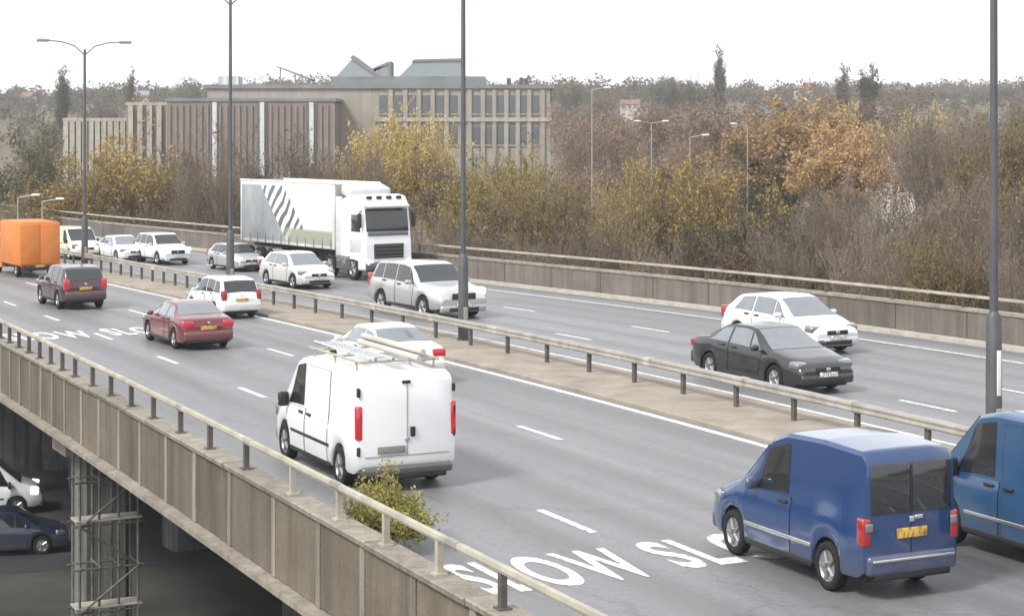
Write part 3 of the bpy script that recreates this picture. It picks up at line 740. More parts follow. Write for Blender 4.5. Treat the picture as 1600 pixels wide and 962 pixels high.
# --- near carriageway, driving away
van, vb = car("panel_van", "white panel van with roof rack, driving beside the leafy bush at the near rail", "van", 11.72, 30.9, True, .955 * S, PVAN, W_PAINT, tails=TAIL, plate=PLATE_G); van.scale.z *= 1.07
L_ = PVAN['L'] / 2 + .02
rbox("door_seam", (-L_ - .006, 0, 1.22), (.012, .014, 1.22), .003, GALV, van)
rbox("door_seam", (-L_ - .006, 0, .60), (.012, 1.60, .014), .003, GALV, van)
rbox("door_handle", (-L_ - .025, -.10, .98), (.04, .09, .16), .01, BLACK, van)
rbox("high_brake_light", (-L_ - .012, .02, 1.80), (.03, .16, .05), .01, BLACK, van)
for z in (1.66, 1.30, .92): rbox("door_hinge", (-L_ + .03, -.905, z), (.09, .05, .13), .015, BLACK, van)
for z in (1.66, .70): rbox("door_hinge", (-L_ + .03, .905, z), (.09, .05, .15), .015, BLACK, van)
rk = empty("roof_rack", (0, 0, 0)); rk.parent = van
mb = MB()
for x in (-1.9, -.8, .3): 
    mb.tube((x, -.78, 2.09), (x, .78, 2.09), .022, .022, 8)
    for y in (-.74, .74): mb.tube((x, y, 1.9), (x, y, 2.1), .02, .02, 6)
for y in (-.74, .74): mb.tube((-2.1, y, 2.11), (.6, y, 2.11), .02, .02, 8)
bpy.data.objects.remove(rk); rk = mb.obj("roof_rack", GALV_BEIGE, van, 40)
lad = MB()
for y in (.18, .52): lad.tube((-2.25, y, 2.16), (.9, y, 2.16), .032, .032, 8)
for i in range(11): lad.tube((-2.15 + .29 * i, .18, 2.16), (-2.15 + .29 * i, .52, 2.16), .018, .018, 6)
tag(lad.obj("ladder", CHROME), "pale metal ladder lying on the roof rack of the white panel van", "ladder")
lo = [o for o in COL.objects if o.name == "ladder"][0]; lo.matrix_world = Matrix.Translation(van.location) @ Matrix.Rotation(van.rotation_euler.z, 4, 'Z') @ Matrix.Diagonal((van.scale.x, van.scale.y, van.scale.z, 1))
tb = MB()
for i, (y, z, x0) in enumerate(((-.30, 2.15, -2.3), (-.46, 2.15, -2.2), (-.38, 2.25, -2.28))): tb.tube((x0, y, z), (.7, y, z), .055, .055, 10)
po = tag(tb.obj("pipe_bundle", RENDER, None, 50), "pale bundle of pipes strapped on the roof rack of the white panel van", "pipes"); po.matrix_world = lo.matrix_world.copy()

bv, bb = car("small_van", "dark blue small van with glazed rear doors, nearest vehicle on the road", "van", 14.9, 21.05, True, .92 * S, SVAN, BLUE, tails=TAIL_OFF, glass=GLASS); bv.scale.z *= 1.17
L_ = SVAN['L'] / 2 + .02
rbox("door_seam", (-L_ - .004, 0, 1.06), (.012, .016, 1.1), .003, BLACK, bv)
rbox("bumper_trim", (-SVAN['L'] / 2 - .095, 0, .50), (.03, 1.42, .035), .01, CHROME, bv)
rbox("door_handle", (-L_ - .02, -.12, .98), (.03, .14, .05), .01, CHROME, bv)
rbox('rear_wiper', (-L_ - .03, .30, 1.12), (.02, .42, .025), .006, BLACK, bv, (R(18), 0, 0))
for sd in (1, -1): rbox("reversing_lens", (-L_ - .02, sd * .735, .90), (.03, .12, .1), .01, HEAD_OFF, bv)

PV2 = dict(PVAN, rub=[(.55, -1.05, 1.05)], rub_mat=CHROME, rear_glass=[(.42, 1.42, .7, .5), (-.42, 1.42, .7, .5)])
bv2, _ = car("panel_van", "mid blue van cut off by the right edge of the picture", "van", 18.2, 20.0, True, .95 * S, PV2, BLUE2); bv2.scale.z *= 1.1
car("saloon_car", "dark red saloon car in the middle lane ahead of the white panel van", "car", 14.77, 51.6, True, .89 * S, SALOON, REDP, tails=TAIL, glass=GLASS_L)
car("people_carrier", "white people carrier beside the crash barrier, right of the dark red saloon", "car", 18.85, 59.2, True, .80 * S, MPV, W_PAINT)
car("saloon_car", "cream white car mostly hidden behind the white panel van", "car", 16.95, 42.5, True, .93 * S, SALOON, WW_PAINT, tails=TAIL, glass=GLASS_L)
car("sport_utility_car", "dark maroon tall car in front of the orange box van", "car", 15.0, 64.7, True, .86 * S, SUV, MAROON, tails=TAIL)

# orange box van
def box_van(label, t, a, s):
    d = tang(t, a); r = empty("box_van", P(t, a, 0), math.atan2(d.y, d.x), s); tag(r, label, "van")
    rbox("box_body", (-.75, 0, 1.75), (3.9, 2.15, 2.25), .06, ORANGE, r)
    rbox("roof_cap", (-.75, 0, 2.89), (3.8, 2.05, .05), .02, ORANGE, r)
    for y in (.53, -.53): rbox("rear_door", (-2.715, y, 1.75), (.05, 1.0, 2.05), .02, ORANGE, r)
    rbox("chassis", (-.6, 0, .52), (4.4, 1.5, .2), .03, BLACK, r)
    rbox("rear_step", (-2.7, 0, .48), (.14, 2.0, .18), .03, BLACK, r)
    sp = dict(L=1.9, W=1.95)
    cab = MB().prism([(1.2, .35), (1.2, 2.15), (1.75, 2.15), (2.3, 1.35), (2.95, 1.1), (3.05, .35)], 1.95)
    rb = cab.obj("cab", ORANGE, r)
    wsr = MB().prism([(1.80, 2.10), (2.31, 1.38), (2.33, 1.38), (1.83, 2.12)], 1.75).obj("windscreen", GLASS, r)
    for sd in (1, -1):
        MB().box((1.65, sd * .98, 1.7), (.75, .02, .55)).obj("side_window", GLASS, r)
        rbox("tail_light", (-2.72, sd * .95, .7), (.05, .14, .26), .02, TAIL, r)
        rbox("headlight", (3.02, sd * .7, .75), (.1, .35, .22), .04, HEAD_OFF, r)
    for x in (-1.6, 2.2):
        for sd in (1, -1): wheel(x, sd * .87, .36, .22, r)
    rbox("number_plate", (-2.80, 0, .62), (.02, .52, .12), .004, PLATE_Y, r)
box_van("orange box van at the left edge of the picture, farthest in the near traffic", 17.85, 79.8, .80 * S)

# --- far carriageway, oncoming
car("panel_van", "cream white van partly behind the far lamp column, beside the orange box van", "van", 24.6, 89.5, False, .76 * S, PVAN, YELLOWISH)
car("saloon_car", "white saloon car leading the row of oncoming white cars at the far left", "car", 26.4, 86.9, False, .84 * S, SALOON, W_PAINT, glass=GLASS_L)
car("sport_utility_car", "white tall car just right of the white saloon in the far queue", "car", 27.6, 84.2, False, .82 * S, SUV, W_PAINT, lights_on=True)
car("hatchback_car", "silver grey car half hidden behind the second lamp column and paler hatchback", "car", 28.9, 78.6, False, .80 * S, HATCH, SILVER, lights_on=True)
car("hatchback_car", "silver hatchback in front of the white articulated lorry", "car", 26.8, 69.0, False, .93 * S, HATCH, PALESILVER, glass=GLASS_L)
car("sport_utility_car", "large silver car with bright headlights behind the barrier by the middle lamp column", "car", 25.4, 56.6, False, 1.10 * S, SUV, SILVER, lights_on=True)[0].scale.z *= .93
car("saloon_car", "black saloon car passing close to the crash barrier on the right", "car", 24.85, 37.2, False, 1.0 * S, SALOON, BLACKP, glass=GLASS_L)
car("hatchback_car", "white hatchback overtaken by the black saloon in the oncoming lanes", "car", 29.8, 43.2, False, 1.02 * S, HATCH, W_PAINT, glass=GLASS_L)

# --- lorry
def trailer_print():
    m, N, L, B = nmat("trailer_print")
    tc = N.new("ShaderNodeTexCoord"); s = N.new("ShaderNodeSeparateXYZ"); L.new(tc.outputs['Object'], s.inputs[0])
    def rng(sock, a, b):
        r = N.new("ShaderNodeMapRange"); L.new(sock, r.inputs[0]); r.inputs[1].default_value = a; r.inputs[2].default_value = b; return r.outputs[0]
    ad = N.new("ShaderNodeMath"); ad.operation = 'MULTIPLY_ADD'; L.new(s.outputs[2], ad.inputs[0]); ad.inputs[1].default_value = 1.1; L.new(s.outputs[0], ad.inputs[2])
    greyc = ramp(N, L, noise(N, L, .7, 4, .6), [(.3, (.16, .18, .19, 1)), (.7, (.30, .32, .33, 1))])
    wv = N.new("ShaderNodeTexWave"); wv.inputs['Scale'].default_value = .55; wv.inputs['Distortion'].default_value = 5; wv.inputs['Detail'].default_value = 2
    mp = N.new("ShaderNodeMapping"); mp.inputs['Rotation'].default_value = (0, R(-38), 0); L.new(tc.outputs['Object'], mp.inputs[0]); L.new(mp.outputs[0], wv.inputs['Vector'])
    swirl = ramp(N, L, wv.outputs['Fac'], [(.35, (.10, .11, .13, 1)), (.55, (.72, .73, .72, 1))])
    c = mix(N, L, rng(ad.outputs[0], -1.25, -1.15), greyc, swirl)
    c = mix(N, L, rng(ad.outputs[0], 1.15, 1.35), c, (.76, .77, .74, 1))
    low = N.new("ShaderNodeMath"); low.operation = 'MULTIPLY'; L.new(rng(s.outputs[2], -.55, -.7), low.inputs[0]); L.new(rng(s.outputs[0], -.8, .8), low.inputs[1])
    c = mix(N, L, low.outputs[0], c, (.30, .33, .25, 1))
    L.new(c, B.inputs['Base Color']); B.inputs['Roughness'].default_value = .45
    return m
PRINT = trailer_print()
def lorry(label, t, a, s):
    d = -tang(t, a); r = empty("articulated_lorry", P(t, a, 0), math.atan2(d.y, d.x), s); tag(r, label, "lorry")
    tr = rbox("trailer_body", (-2.0, 0, 2.62), (9.6, 2.5, 2.86), .05, W_PAINT, r)
    rbox("curtain_print", (-2.0, -1.256, 2.60), (9.2, .012, 2.5), .003, PRINT, r)
    rbox("curtain_print", (-2.0, 1.256, 2.60), (9.2, .012, 2.5), .003, PRINT, r)
    for sd in (1, -1):
        rbox("roof_rail", (-2.0, sd * 1.23, 4.04), (9.62, .08, .10), .02, WW_PAINT, r)
        rbox("side_guard", (-1.6, sd * 1.18, .75), (4.2, .05, .42), .02, GALV, r)
    for k in range(12):
        for sd in (1, -1): rbox("curtain_strap", (-6.5 + .82 * k, sd * 1.268, 1.42), (.05, .012, .42), .003, GREYP, r)
    rbox("trailer_chassis", (-2.0, 0, 1.07), (9.3, 1.1, .24), .03, BLACK, r)
    rbox("bulkhead", (2.82, 0, 2.62), (.06, 2.44, 2.80), .02, GALV, r)
    # tractor cab from a rounded side profile
    prof = [(3.35, .55), (3.35, 3.0), (3.5, 3.45), (4.5, 3.62), (5.05, 3.55), (5.32, 3.22), (5.46, 2.35), (5.58, 1.55), (5.62, .95), (5.58, .45), (4.9, .42), (4.9, .8), (3.9, .8), (3.9, .55)]
    cab = MB().prism(prof, 2.46).mesh("cab")
    bm = bmesh.new(); bm.from_mesh(cab); bmesh.ops.bevel(bm, geom=[e for e in bm.edges if abs(e.verts[0].co.y - e.verts[1].co.y) < .01], offset=.09, segments=3, profile=.5, affect='EDGES'); bm.to_mesh(cab); bm.free()
    mesh_obj("cab", cab, W_PAINT, r)
    pitch = math.atan2(.14, .87)
    rbox("windscreen", (5.415, 0, 2.55), (.05, 2.22, .98), .02, GLASS, r, (0, -.16, 0))
    rbox("sun_visor", (5.47, 0, 3.16), (.36, 2.2, .09), .03, WW_PAINT, r, (0, .25, 0))
    for y in (-.78, -.26, .26, .78): rbox("roof_lamp", (5.16, y, 3.50), (.14, .26, .13), .04, BLACK, r)
    rbox("wiper_panel", (5.545, 0, 1.98), (.05, 2.1, .16), .02, GREYP, r, (0, -.13, 0))
    g = rbox("grille", (5.61, 0, 1.25), (.06, 1.55, .62), .03, BLACK, r)
    for k in range(4): rbox("grille_bar", (.035, 0, -.22 + .15 * k), (.03, 1.5, .03), .008, GREYP, g)
    rbox("front_bumper", (5.60, 0, .62), (.16, 2.4, .36), .06, GREYP, r)
    rbox("number_plate", (5.69, 0, .6), (.02, .52, .12), .004, PLATE_W, r)
    for sd in (1, -1):
        rbox("headlight", (5.60, sd * .98, .78), (.12, .38, .22), .05, HEAD, r, (0, 0, -sd * .2))
        rbox("side_window", (4.75, sd * 1.235, 2.42), (.8, .02, .72), .005, GLASS, r)
        rbox("door", (4.72, sd * 1.236, 1.6), (1.0, .014, .8), .005, W_PAINT, r)
        m = rbox("mirror", (5.40, sd * 1.42, 2.55), (.14, .2, .62), .05, BLACK, r)
        MB().tube((5.25, sd * 1.2, 2.95), (5.4, sd * 1.42, 2.9), .025, .025, 6).obj("mirror_arm", BLACK, r)
        rbox("cab_fairing", (3.15, sd * 1.19, 2.2), (.55, .06, 2.6), .02, W_PAINT, r)
        rbox("side_skirt", (3.6, sd * 1.19, .72), (1.3, .08, .6), .03, GREYP, r)
        for x in (4.42, 2.3): wheel(x, sd * 1.08, .5, .3, r)
        for x in (-3.6, -4.85, -6.1): wheel(x, sd * 1.08, .5, .3, r)
    rbox("tractor_chassis", (3.0, 0, .85), (3.6, .9, .25), .03, BLACK, r)
    rbox("roof_deflector", (3.55, 0, 3.72), (.9, 2.2, .5), .12, W_PAINT, r, (0, .25, 0))
    return r
lorry("white articulated lorry with grey swirl print on its trailer side, oncoming", 32.0, 75.0, 1.0).scale.z = 1.07

# --- under the viaduct
car("panel_van", "white van with a headlight lit on the road below the viaduct", "van", 0, 0, True, 1.0, PVAN, W_PAINT, lights_on=True, loc=(-20.3, 69.3, GROUND + .02), rz=R(14))
car("hatchback_car", "dark navy car on the lower road in front of the white van", "car", 0, 0, True, 1.0, HATCH, NAVY, loc=(-17.4, 62.8, GROUND + .02), rz=R(14))

# ------------------------------------------------------------------ lamp columns
def lamp_column(label, t, a, h, arm_dir, base_h=2.7):
    p = P(t, a, .1); d = tang(t, a)
    r = empty("lamp_column", p, math.atan2(d.y, d.x)); tag(r, label, "lamp column", "lamp columns along the central reservation")
    MB().lathe([(0, .21), (.04, .21), (.04, .165), (base_h, .155), (base_h + .12, .085)], 16, 'Z').obj("base_section", POLE, r, 40)
    MB().lathe([(base_h + .1, .086), (h, .06), (h + .03, .05), (h + .03, 0)], 14, 'Z').obj("shaft", POLE, r, 40)
    rbox("access_door", (-.16, 0, .75), (.02, .14, .6), .006, GALV, r)
    if t > 21 and a < 35: rbox("reflective_band", (-.158, .0, 1.75), (.02, .1, .9), .004, BAND, r)
    for sd in (1, -1):
        mb = MB(); pts = [(0, 0, h - .25), (0, sd * .5, h + .18), (0, sd * 1.1, h + .36), (0, sd * 1.75, h + .42)]
        for i in range(3): mb.tube(pts[i], pts[i + 1], .026, .024, 8)
        ar = mb.obj("arm", POLE, r, 40)
        hd = rbox("lantern", (0, sd * 2.05, h + .43), (.26, .62, .12), .05, GALV, r)
        rbox("lens", (0, 0, -.07), (.22, .5, .06), .025, LAMPGLASS, hd)
    return r
lamp_column("tall grey lamp column nearest the camera, standing at the right", 22.25, 26.2, 14.5, 0, 2.85)
lamp_column("tall grey lamp column in the middle beside the large silver car", 22.05, 48.1, 14.2, 0, 2.6)
lamp_column("tall grey lamp column behind the white people carrier", 22.0, 65.6, 12.0, 0, 2.5)
lamp_column("farthest twin-arm lamp column rising behind the maroon tall car", 21.6, 81.2, 10.6, 0, 2.4)

# ------------------------------------------------------------------ office building and other far buildings
def block(name, c, d, mat, par): return MB().box(c, d).obj(name, mat, par)
BD = 232.
bl = empty("office_building", at(560, 0, BD).xy[:] + (GROUND,)); 
tag(bl, "long flat-roofed brown office building with angular rooflights behind the trees", "building")
s_ = BD / 2860
def bx(px): return (px - 560) * s_
def bz(py, D=BD): return CAMH + (210 - py) * D / 2860 - GROUND
zt = bz(138)
# rear long range with windows
block("main_wall", (bx(590), 8, zt / 2), ((860 - 320) * s_, 12, zt), STONE, bl)
block("roof_parapet", (bx(590), 8, zt + .25), ((866 - 314) * s_, 12.6, .5), ROOFGREY, bl)
for px in (597, 622, 643, 664, 686, 708, 745, 763, 782, 800, 818, 836):
    f = block("window", (bx(px), 1.98, bz(163)), (1.0, .1, 2.3), WINDARK, bl)
    block("window_sill", (bx(px), 1.9, bz(163) - 1.25), (1.2, .2, .14), FINW, bl)
for px in (597, 622, 643, 664, 686, 708, 745, 763, 782, 800, 818, 836):
    block("window", (bx(px), 1.98, bz(212)), (1.0, .1, 2.3), WINDARK, bl)
    block("window_sill", (bx(px), 1.9, bz(212) - 1.25), (1.2, .2, .14), FINW, bl)
for px in (609, 632, 653, 675, 697, 733, 754, 772, 791, 809, 827, 848): block("pilaster", (bx(px), 1.86, zt / 2), (.55, .3, zt - .3), STONE, bl)
block("string_course", (bx(722), 1.72, bz(187)), ((862 - 582) * s_, .2, .5), FINW, bl)
# brown volume in front
zb_ = bz(160)
block("brown_wing", (bx(402), -2, zb_ / 2), ((530 - 275) * s_, 8, zb_), BRICK, bl)
block("wing_coping", (bx(402), -2, zb_ + .2), ((533 - 272) * s_, 8.3, .4), ROOFGREY, bl)
for i in range(27):
    px = 279 + i * 9.6
    if min(abs(px - q) for q in (348, 420, 495)) > 7: block("rib", (bx(px), -6.1, zb_ / 2 - .2), (.28, .2, zb_ - .5), BRICK, bl)
for px in (348, 420, 495):
    block("recess", (bx(px), -6.06, zb_ / 2 - .1), (1.25, .14, zb_ - .3), WINDARK, bl)
    block("white_column", (bx(px), -6.2, zb_ / 2 + .3), (.55, .3, zb_ - .8), WHITE_COL, bl)
# finned left wings
for x0, x1, yt, n, dy in ((90, 200, 189, 11, 4), (200, 274, 165, 5, 0)):
    z1 = bz(yt)
    block("finned_wing", (bx((x0 + x1) / 2), dy + 3, z1 / 2), ((x1 - x0) * s_, 8, z1), WINDARK if n > 6 else BRICK, bl)
    block("wing_coping", (bx((x0 + x1) / 2), dy + 3, z1 + .2), ((x1 - x0) * s_ + .2, 8.2, .4), FINW, bl)
    for i in range(n):
        block("fin", (bx(x0 + (i + .5) * (x1 - x0) / n), dy - 1.2, z1 / 2), (.62, .5, z1 - .05), FINW, bl)
# roof structures
zr = zt + .5
block("roof_plinth", (bx(635), 8, zr + .55), ((750 - 505) * s_, 9, 1.1), ROOFGREY, bl)
zp = zr + 1.1
def wedge(name, pts, y, d, mat):
    o = MB().prism([(bx(px), bz(py)) for px, py in pts], d).obj(name, mat, bl); o.location = (0, y, 0); return o
wedge("rooflight", [(514, 123), (546, 88), (592, 123)], 8, 5, ROOFLIGHT)
wedge("rooflight_ridge", [(541, 88), (546, 83.5), (598, 122), (590, 122)], 8, 5.4, ROOFGREY)
wedge("rooflight", [(560, 123), (602, 96), (605, 96), (605, 123)], 9, 5, ROOFLIGHT)
wedge("rooflight_ridge", [(558, 112), (600, 94), (606, 93), (606, 123), (602, 123), (602, 98)], 9, 5.3, ROOFGREY)
wedge("mansard_roof", [(616, 123), (644, 94), (720, 92), (726, 123)], 8, 7, ROOFLIGHT)
wedge("mansard_ridge", [(640, 95), (644, 91), (722, 89), (722, 93)], 8, 7.3, ROOFGREY)
wedge("sloping_roof", [(419, 101), (423, 101), (478, 121), (474, 123)], 9, 4.5, ROOFGREY)
for px in (424, 448, 470): wedge("roof_strut", [(px - .8, 102 + (px - 421) * .38), (px + .8, 102 + (px - 421) * .38), (px + .8, 138), (px - .8, 138)], 9, .2, GALV)
for px in (795, 815, 823): block("roof_vent", (bx(px), 8, zr + .5), (.55, .55, 1.0), POSTM, bl)
block("plant_room", (bx(345), 8, zr + .6), (2.6, 4, 1.2), WHITE_COL, bl)

def house(label, px, py, D, wpx, hpx, rot, rmat, wmat=RENDER, name="house"):
    p = at(px, py, D); s = D / 2860; W_ = wpx * s; Hh = hpx * s; zb = min(terr(p.x, p.y), p.z - Hh)
    r = empty(name, (p.x, p.y, zb), R(rot)); tag(r, label, "house", None)
    ht = p.z - zb - Hh * .42
    block("wall", (0, 0, ht / 2), (W_, W_ * .7, ht), wmat, r)
    rf = MB().prism([(-W_ * .42, 0), (0, Hh * .45), (W_ * .42, 0)], W_ * 1.08, Matrix.Rotation(R(90), 3, 'Z')).obj("roof", rmat, r); rf.location = (0, 0, ht)
    c = block("chimney", (W_ * .35, 0, Hh * .42), (W_ * .09, W_ * .09, Hh * .3), BRICK, rf)
    for k in (-.28, 0, .28):
        block("window", (W_ * k, -W_ * .352, ht - Hh * .25), (W_ * .13, .08, Hh * .2), WINDARK, r)
house("pale house with slate roof on the skyline left of the cypress", 1060, 138, 620, 36, 20, 12, SLATE)
house("pale house with tiled roof below the two dark skyline trees", 985, 156, 560, 30, 17, -10, TILE)
house("grey roofed house on the skyline right of the two columnar trees", 1400, 136, 700, 28, 16, 20, SLATE)
house("red roofed house above the orange tree", 1255, 134, 700, 26, 15, -20, TILE)
house("pale house on the skyline at the left behind the finned wing", 215, 142, 640, 34, 18, 8, SLATE)
house("small house on the skyline far left of the twin-arm lamp column", 40, 145, 640, 28, 15, -14, TILE)
house("white rendered house showing through the bare trees at the right", 1395, 254, 165, 60, 40, 10, SLATE, W_PAINT)
# small street lamps among the trees
def street_lamp(label, px, top, D, double=False, arm=1):
    p = at(px, top, D); r = empty("street_lamp", (p.x, p.y, GROUND)); tag(r, label, "street lamp", "small street lamps beyond the viaduct"); h = p.z - GROUND
    MB().lathe([(0, .12), (1.2, .12), (1.25, .07), (h, .045), (h, 0)], 10, 'Z').obj("shaft", GALV, r)
    for sd in ((1, -1) if double else (arm,)):
        MB().tube((0, 0, h - .05), (sd * .9, 0, h + .12), .04, .035, 6).obj("arm", GALV, r)
        rbox("lantern", (sd * 1.15, 0, h + .14), (.55, .24, .13), .05, LAMPGLASS, r)
street_lamp("tall pale lamp post standing alone among trees right of the office building", 925, 140, 140)
street_lamp("short double-headed lamp post among the brown trees", 1018, 192, 150, True)
street_lamp("lamp post with pale lantern above the orange box van", 28, 308, 118)
street_lamp("lamp post with pale lantern just right of the one above the orange van", 66, 314, 118)
street_lamp("lamp post in front of the orange tree with one bent arm", 1168, 196, 150, False, -1)
street_lamp("leaning pale lamp post left of the orange tree", 1078, 214, 135)

# ------------------------------------------------------------------ trees
def rand_unit(rn):
    while True:
        v = Vector((rn.uniform(-1, 1), rn.uniform(-1, 1), rn.uniform(-1, 1)))
        if .05 < v.length < 1: return v.normalized()
def grow(seed, h=10., stems=1, spread=.75, lev=4, up=.35, leaves=5000, leaf=.2, trunk_h=.22, r0=.17, kids=(6, 5, 5, 5), droop=0.):
    rn = random.Random(seed); wood = MB(); twig = MB(); tips = []
    def br(p, d, ln, r, l):
        n = 3 if l < 2 else 2; q = p; pts = [p]
        for i in range(n):
            d = (d + rand_unit(rn) * (.16 + .07 * l) + Vector((0, 0, (up if l > 0 else 0) * .22 - droop * l * .05))).normalized()
            q2 = q + d * ln / n
            ra = r * (1 - .55 * i / n); rb = r * (1 - .55 * (i + 1) / n)
            (wood if l < 2 else twig).tube(q, q2, max(ra, .011), max(rb, .009), (7, 5, 4, 3, 3)[l], False)
            q = q2; pts.append(q)
        if l >= lev - 1: tips.append((pts[1], q))
        if l < lev:
            for k in range(kids[min(l, 3)]):
                f = rn.uniform(.3, 1.) if l else rn.uniform(.55, 1.)
                i = min(n - 1, int(f * n)); s = pts[i].lerp(pts[i + 1], f * n - i if i < n else 1)
                o = rand_unit(rn); o = (o - d * o.dot(d)).normalized()
                nd = (d * rn.uniform(.45, .95) + o * rn.uniform(.5, 1.) * spread + Vector((0, 0, up * .4))).normalized()
                br(s, nd, ln * rn.uniform(.5, .78) if l else h * rn.uniform(.26, .42), r * (.5 if l else .42), l + 1)
    for s in range(stems):
        a = 2 * math.pi * s / stems + rn.random(); st = .0 if stems == 1 else h * .05
        d = Vector((math.cos(a) * .28, math.sin(a) * .28, 1)).normalized() if stems > 1 else Vector((rn.uniform(-.05, .05), rn.uniform(-.05, .05), 1))
        br(Vector((math.cos(a) * st, math.sin(a) * st, 0)), d, h * (trunk_h + (.32 if stems > 1 else .38)), r0 * (1 if stems == 1 else .55), 0)
    # leaves along the outer twigs
    nr = np.random.RandomState(seed)
    T = np.array([[*a, *b] for a, b in tips]); idx = nr.randint(0, len(T), leaves); f = nr.rand(leaves, 1)
    c = T[idx, :3] * (1 - f) + T[idx, 3:] * f + nr.normal(0, .16, (leaves, 3))
    c[:, 2] = np.maximum(c[:, 2], .15)
    u = nr.normal(size=(leaves, 3)); u /= np.linalg.norm(u, axis=1, keepdims=True)
    v = np.cross(u, nr.normal(size=(leaves, 3))); v /= np.linalg.norm(v, axis=1, keepdims=True)
    sz = leaf * nr.uniform(.6, 1.25, (leaves, 1))
    V = np.stack([c - u * sz * .6, c + v * sz * .35, c + u * sz * .6, c - v * sz * .35], 1).reshape(-1, 3)
    F = np.arange(leaves * 4).reshape(-1, 4)
    allz = [p[2] for p in twig.v]; H_ = max(allz); xs_ = [abs(p[0]) for p in twig.v]; W_ = np.percentile(xs_, 97)
    me_w = wood.mesh("trunk", True, False)
    nv = len(twig.v); me_c = bpy.data.meshes.new("crown")
    me_c.from_pydata(twig.v + [tuple(x) for x in V], [], twig.f + [tuple(nv + i for i in q) for q in F]); me_c.update()
    me_c.polygons.foreach_set("material_index", [0] * len(twig.f) + [1] * len(F))
    return me_w, me_c, H_, W_
PROTO = {}
def proto(kind, variant):
    k = (kind, variant)
    if k in PROTO: return PROTO[k]
    sd = {'yellow': 11, 'olive': 23, 'orange': 37, 'gold': 97, 'bronze': 131, 'dark': 41, 'brown': 53, 'russet': 67, 'poplar': 71, 'shrub': 83}[kind] + variant * 101
    prm = dict(yellow=dict(stems=4, spread=.75, leaves=20000, leaf=.16, kids=(5, 4, 5, 3), lev=4),
               olive=dict(stems=5, spread=.8, leaves=20000, leaf=.16, kids=(5, 4, 5, 3), lev=4),
               orange=dict(stems=1, spread=.85, leaves=22000, leaf=.17, kids=(7, 6, 5, 3), lev=4),
               gold=dict(stems=2, spread=.85, leaves=24000, leaf=.17, kids=(8, 6, 5, 3), lev=4),
               bronze=dict(stems=4, spread=.85, leaves=24000, leaf=.16, kids=(6, 5, 5, 3), lev=4),
               dark=dict(stems=3, spread=.8, leaves=15000, leaf=.19, kids=(6, 5, 5, 2), lev=4),
               brown=dict(stems=3, spread=.6, leaves=4200, leaf=.15, kids=(6, 5, 5, 4), lev=4, up=.7),
               russet=dict(stems=1, spread=.8, leaves=5500, leaf=.16, kids=(8, 6, 5, 3), lev=4, up=.5),
               poplar=dict(stems=1, spread=.22, leaves=5000, leaf=.25, kids=(14, 5, 4, 2), lev=3, up=1.6, trunk_h=.45),
               shrub=dict(stems=7, spread=.7, leaves=5500, leaf=.14, kids=(5, 5, 4, 3), lev=4, up=.5, trunk_h=.05))[kind]
    w_, c_, H_, W_ = grow(sd, **prm)
    lm = {'poplar': 'dark', 'shrub': 'brown', 'bronze': 'olive'}.get(kind, kind)
    w_.materials.append(BARK); c_.materials.append(TWIG); c_.materials.append(LEAF[lm])
    PROTO[k] = (w_, c_, H_, W_); return PROTO[k]
trn = random.Random(8)
def tree(kind, px, top, D, wpx, label, group=None, name="tree", var=None, base=None):
    w_, c_, H_, W_ = proto(kind, trn.randint(0, 1) if var is None else var)
    p = at(px, top, D); g = terr(p.x, p.y) if base is None else base; h = p.z - g
    sz = h / H_; sx = wpx * D / 2860 / 2 / W_
    sx = max(.55 * sz, min(1.7 * sz, sx))
    r = empty(name, (p.x, p.y, g), trn.uniform(0, 6.28)); r.scale = (sx, sx, sz); tag(r, label, "tree" if name != "shrub" else "shrub", group)
    for nm, me in (("trunk", w_), ("crown", c_)):
        o = bpy.data.objects.new(nm, me); COL.objects.link(o); o.parent = r
    return r
NB = "trees in view behind the far parapet"
# the trees one can pick out
tree('dark', 35, 160, 140, 190, "dark green tree at the left edge behind the orange box van", NB)
tree('yellow', 135, 188, 128, 220, "smaller golden olive tree left of the finned wing's foot, behind the cream van", NB)
tree('yellow', 222, 150, 132, 270, "large golden olive tree in front of the finned wings of the office building", NB, var=1)
tree('brown', 305, 180, 126, 140, "bare grey tree standing left of the lorry in front of brown wing", NB)
tree('brown', 345, 212, 122, 110, "bare grey tree just left of the lorry's trailer", NB)
tree('brown', 470, 188, 150, 170, "bare tree above the lorry trailer in front of the white columns", NB)
tree('gold', 608, 148, 150, 210, "bright yellow tree above the lorry cab", NB)
tree('gold', 655, 182, 145, 140, "yellow tree just right of the lorry cab's top", NB)
tree('brown', 545, 205, 140, 120, "thin bare tree between the white column and yellow tree", NB)
tree('russet', 700, 222, 138, 90, "russet brown tree directly behind the middle lamp column", NB)
tree('gold', 800, 208, 118, 220, "yellow green tree right of the middle lamp column", NB, var=1)
tree('bronze', 868, 238, 114, 160, "olive tree beside the yellow green one, right of the middle column", NB)
tree('dark', 755, 225, 150, 90, "dark tree in front of the office building's lower windows", NB)
tree('bronze', 985, 246, 108, 180, "olive tree in front of the tall pale lamp post", NB)
tree('yellow', 1065, 232, 110, 230, "broad mustard tree above the white hatchback's left", NB, var=0)
tree('russet', 920, 158, 200, 190, "russet bare tree right of the office building's end", NB)
tree('russet', 1010, 146, 230, 210, "russet bare tree beneath the pale skyline houses", NB)
tree('russet', 1105, 136, 220, 200, "russet bare tree below the dark cypress", NB)
tree('orange', 1238, 128, 170, 190, "tall orange tree with the brightest autumn crown", NB)
tree('orange', 1290, 172, 155, 150, "smaller orange tree right of the tall orange one", NB)
tree('dark', 1185, 200, 165, 90, "dark tree left of the tall orange tree", NB)
tree('gold', 1385, 150, 185, 120, "pale yellow tree above the white rendered house", NB)
tree('russet', 1345, 125, 200, 150, "bare tree in front of the two columnar skyline trees", NB)
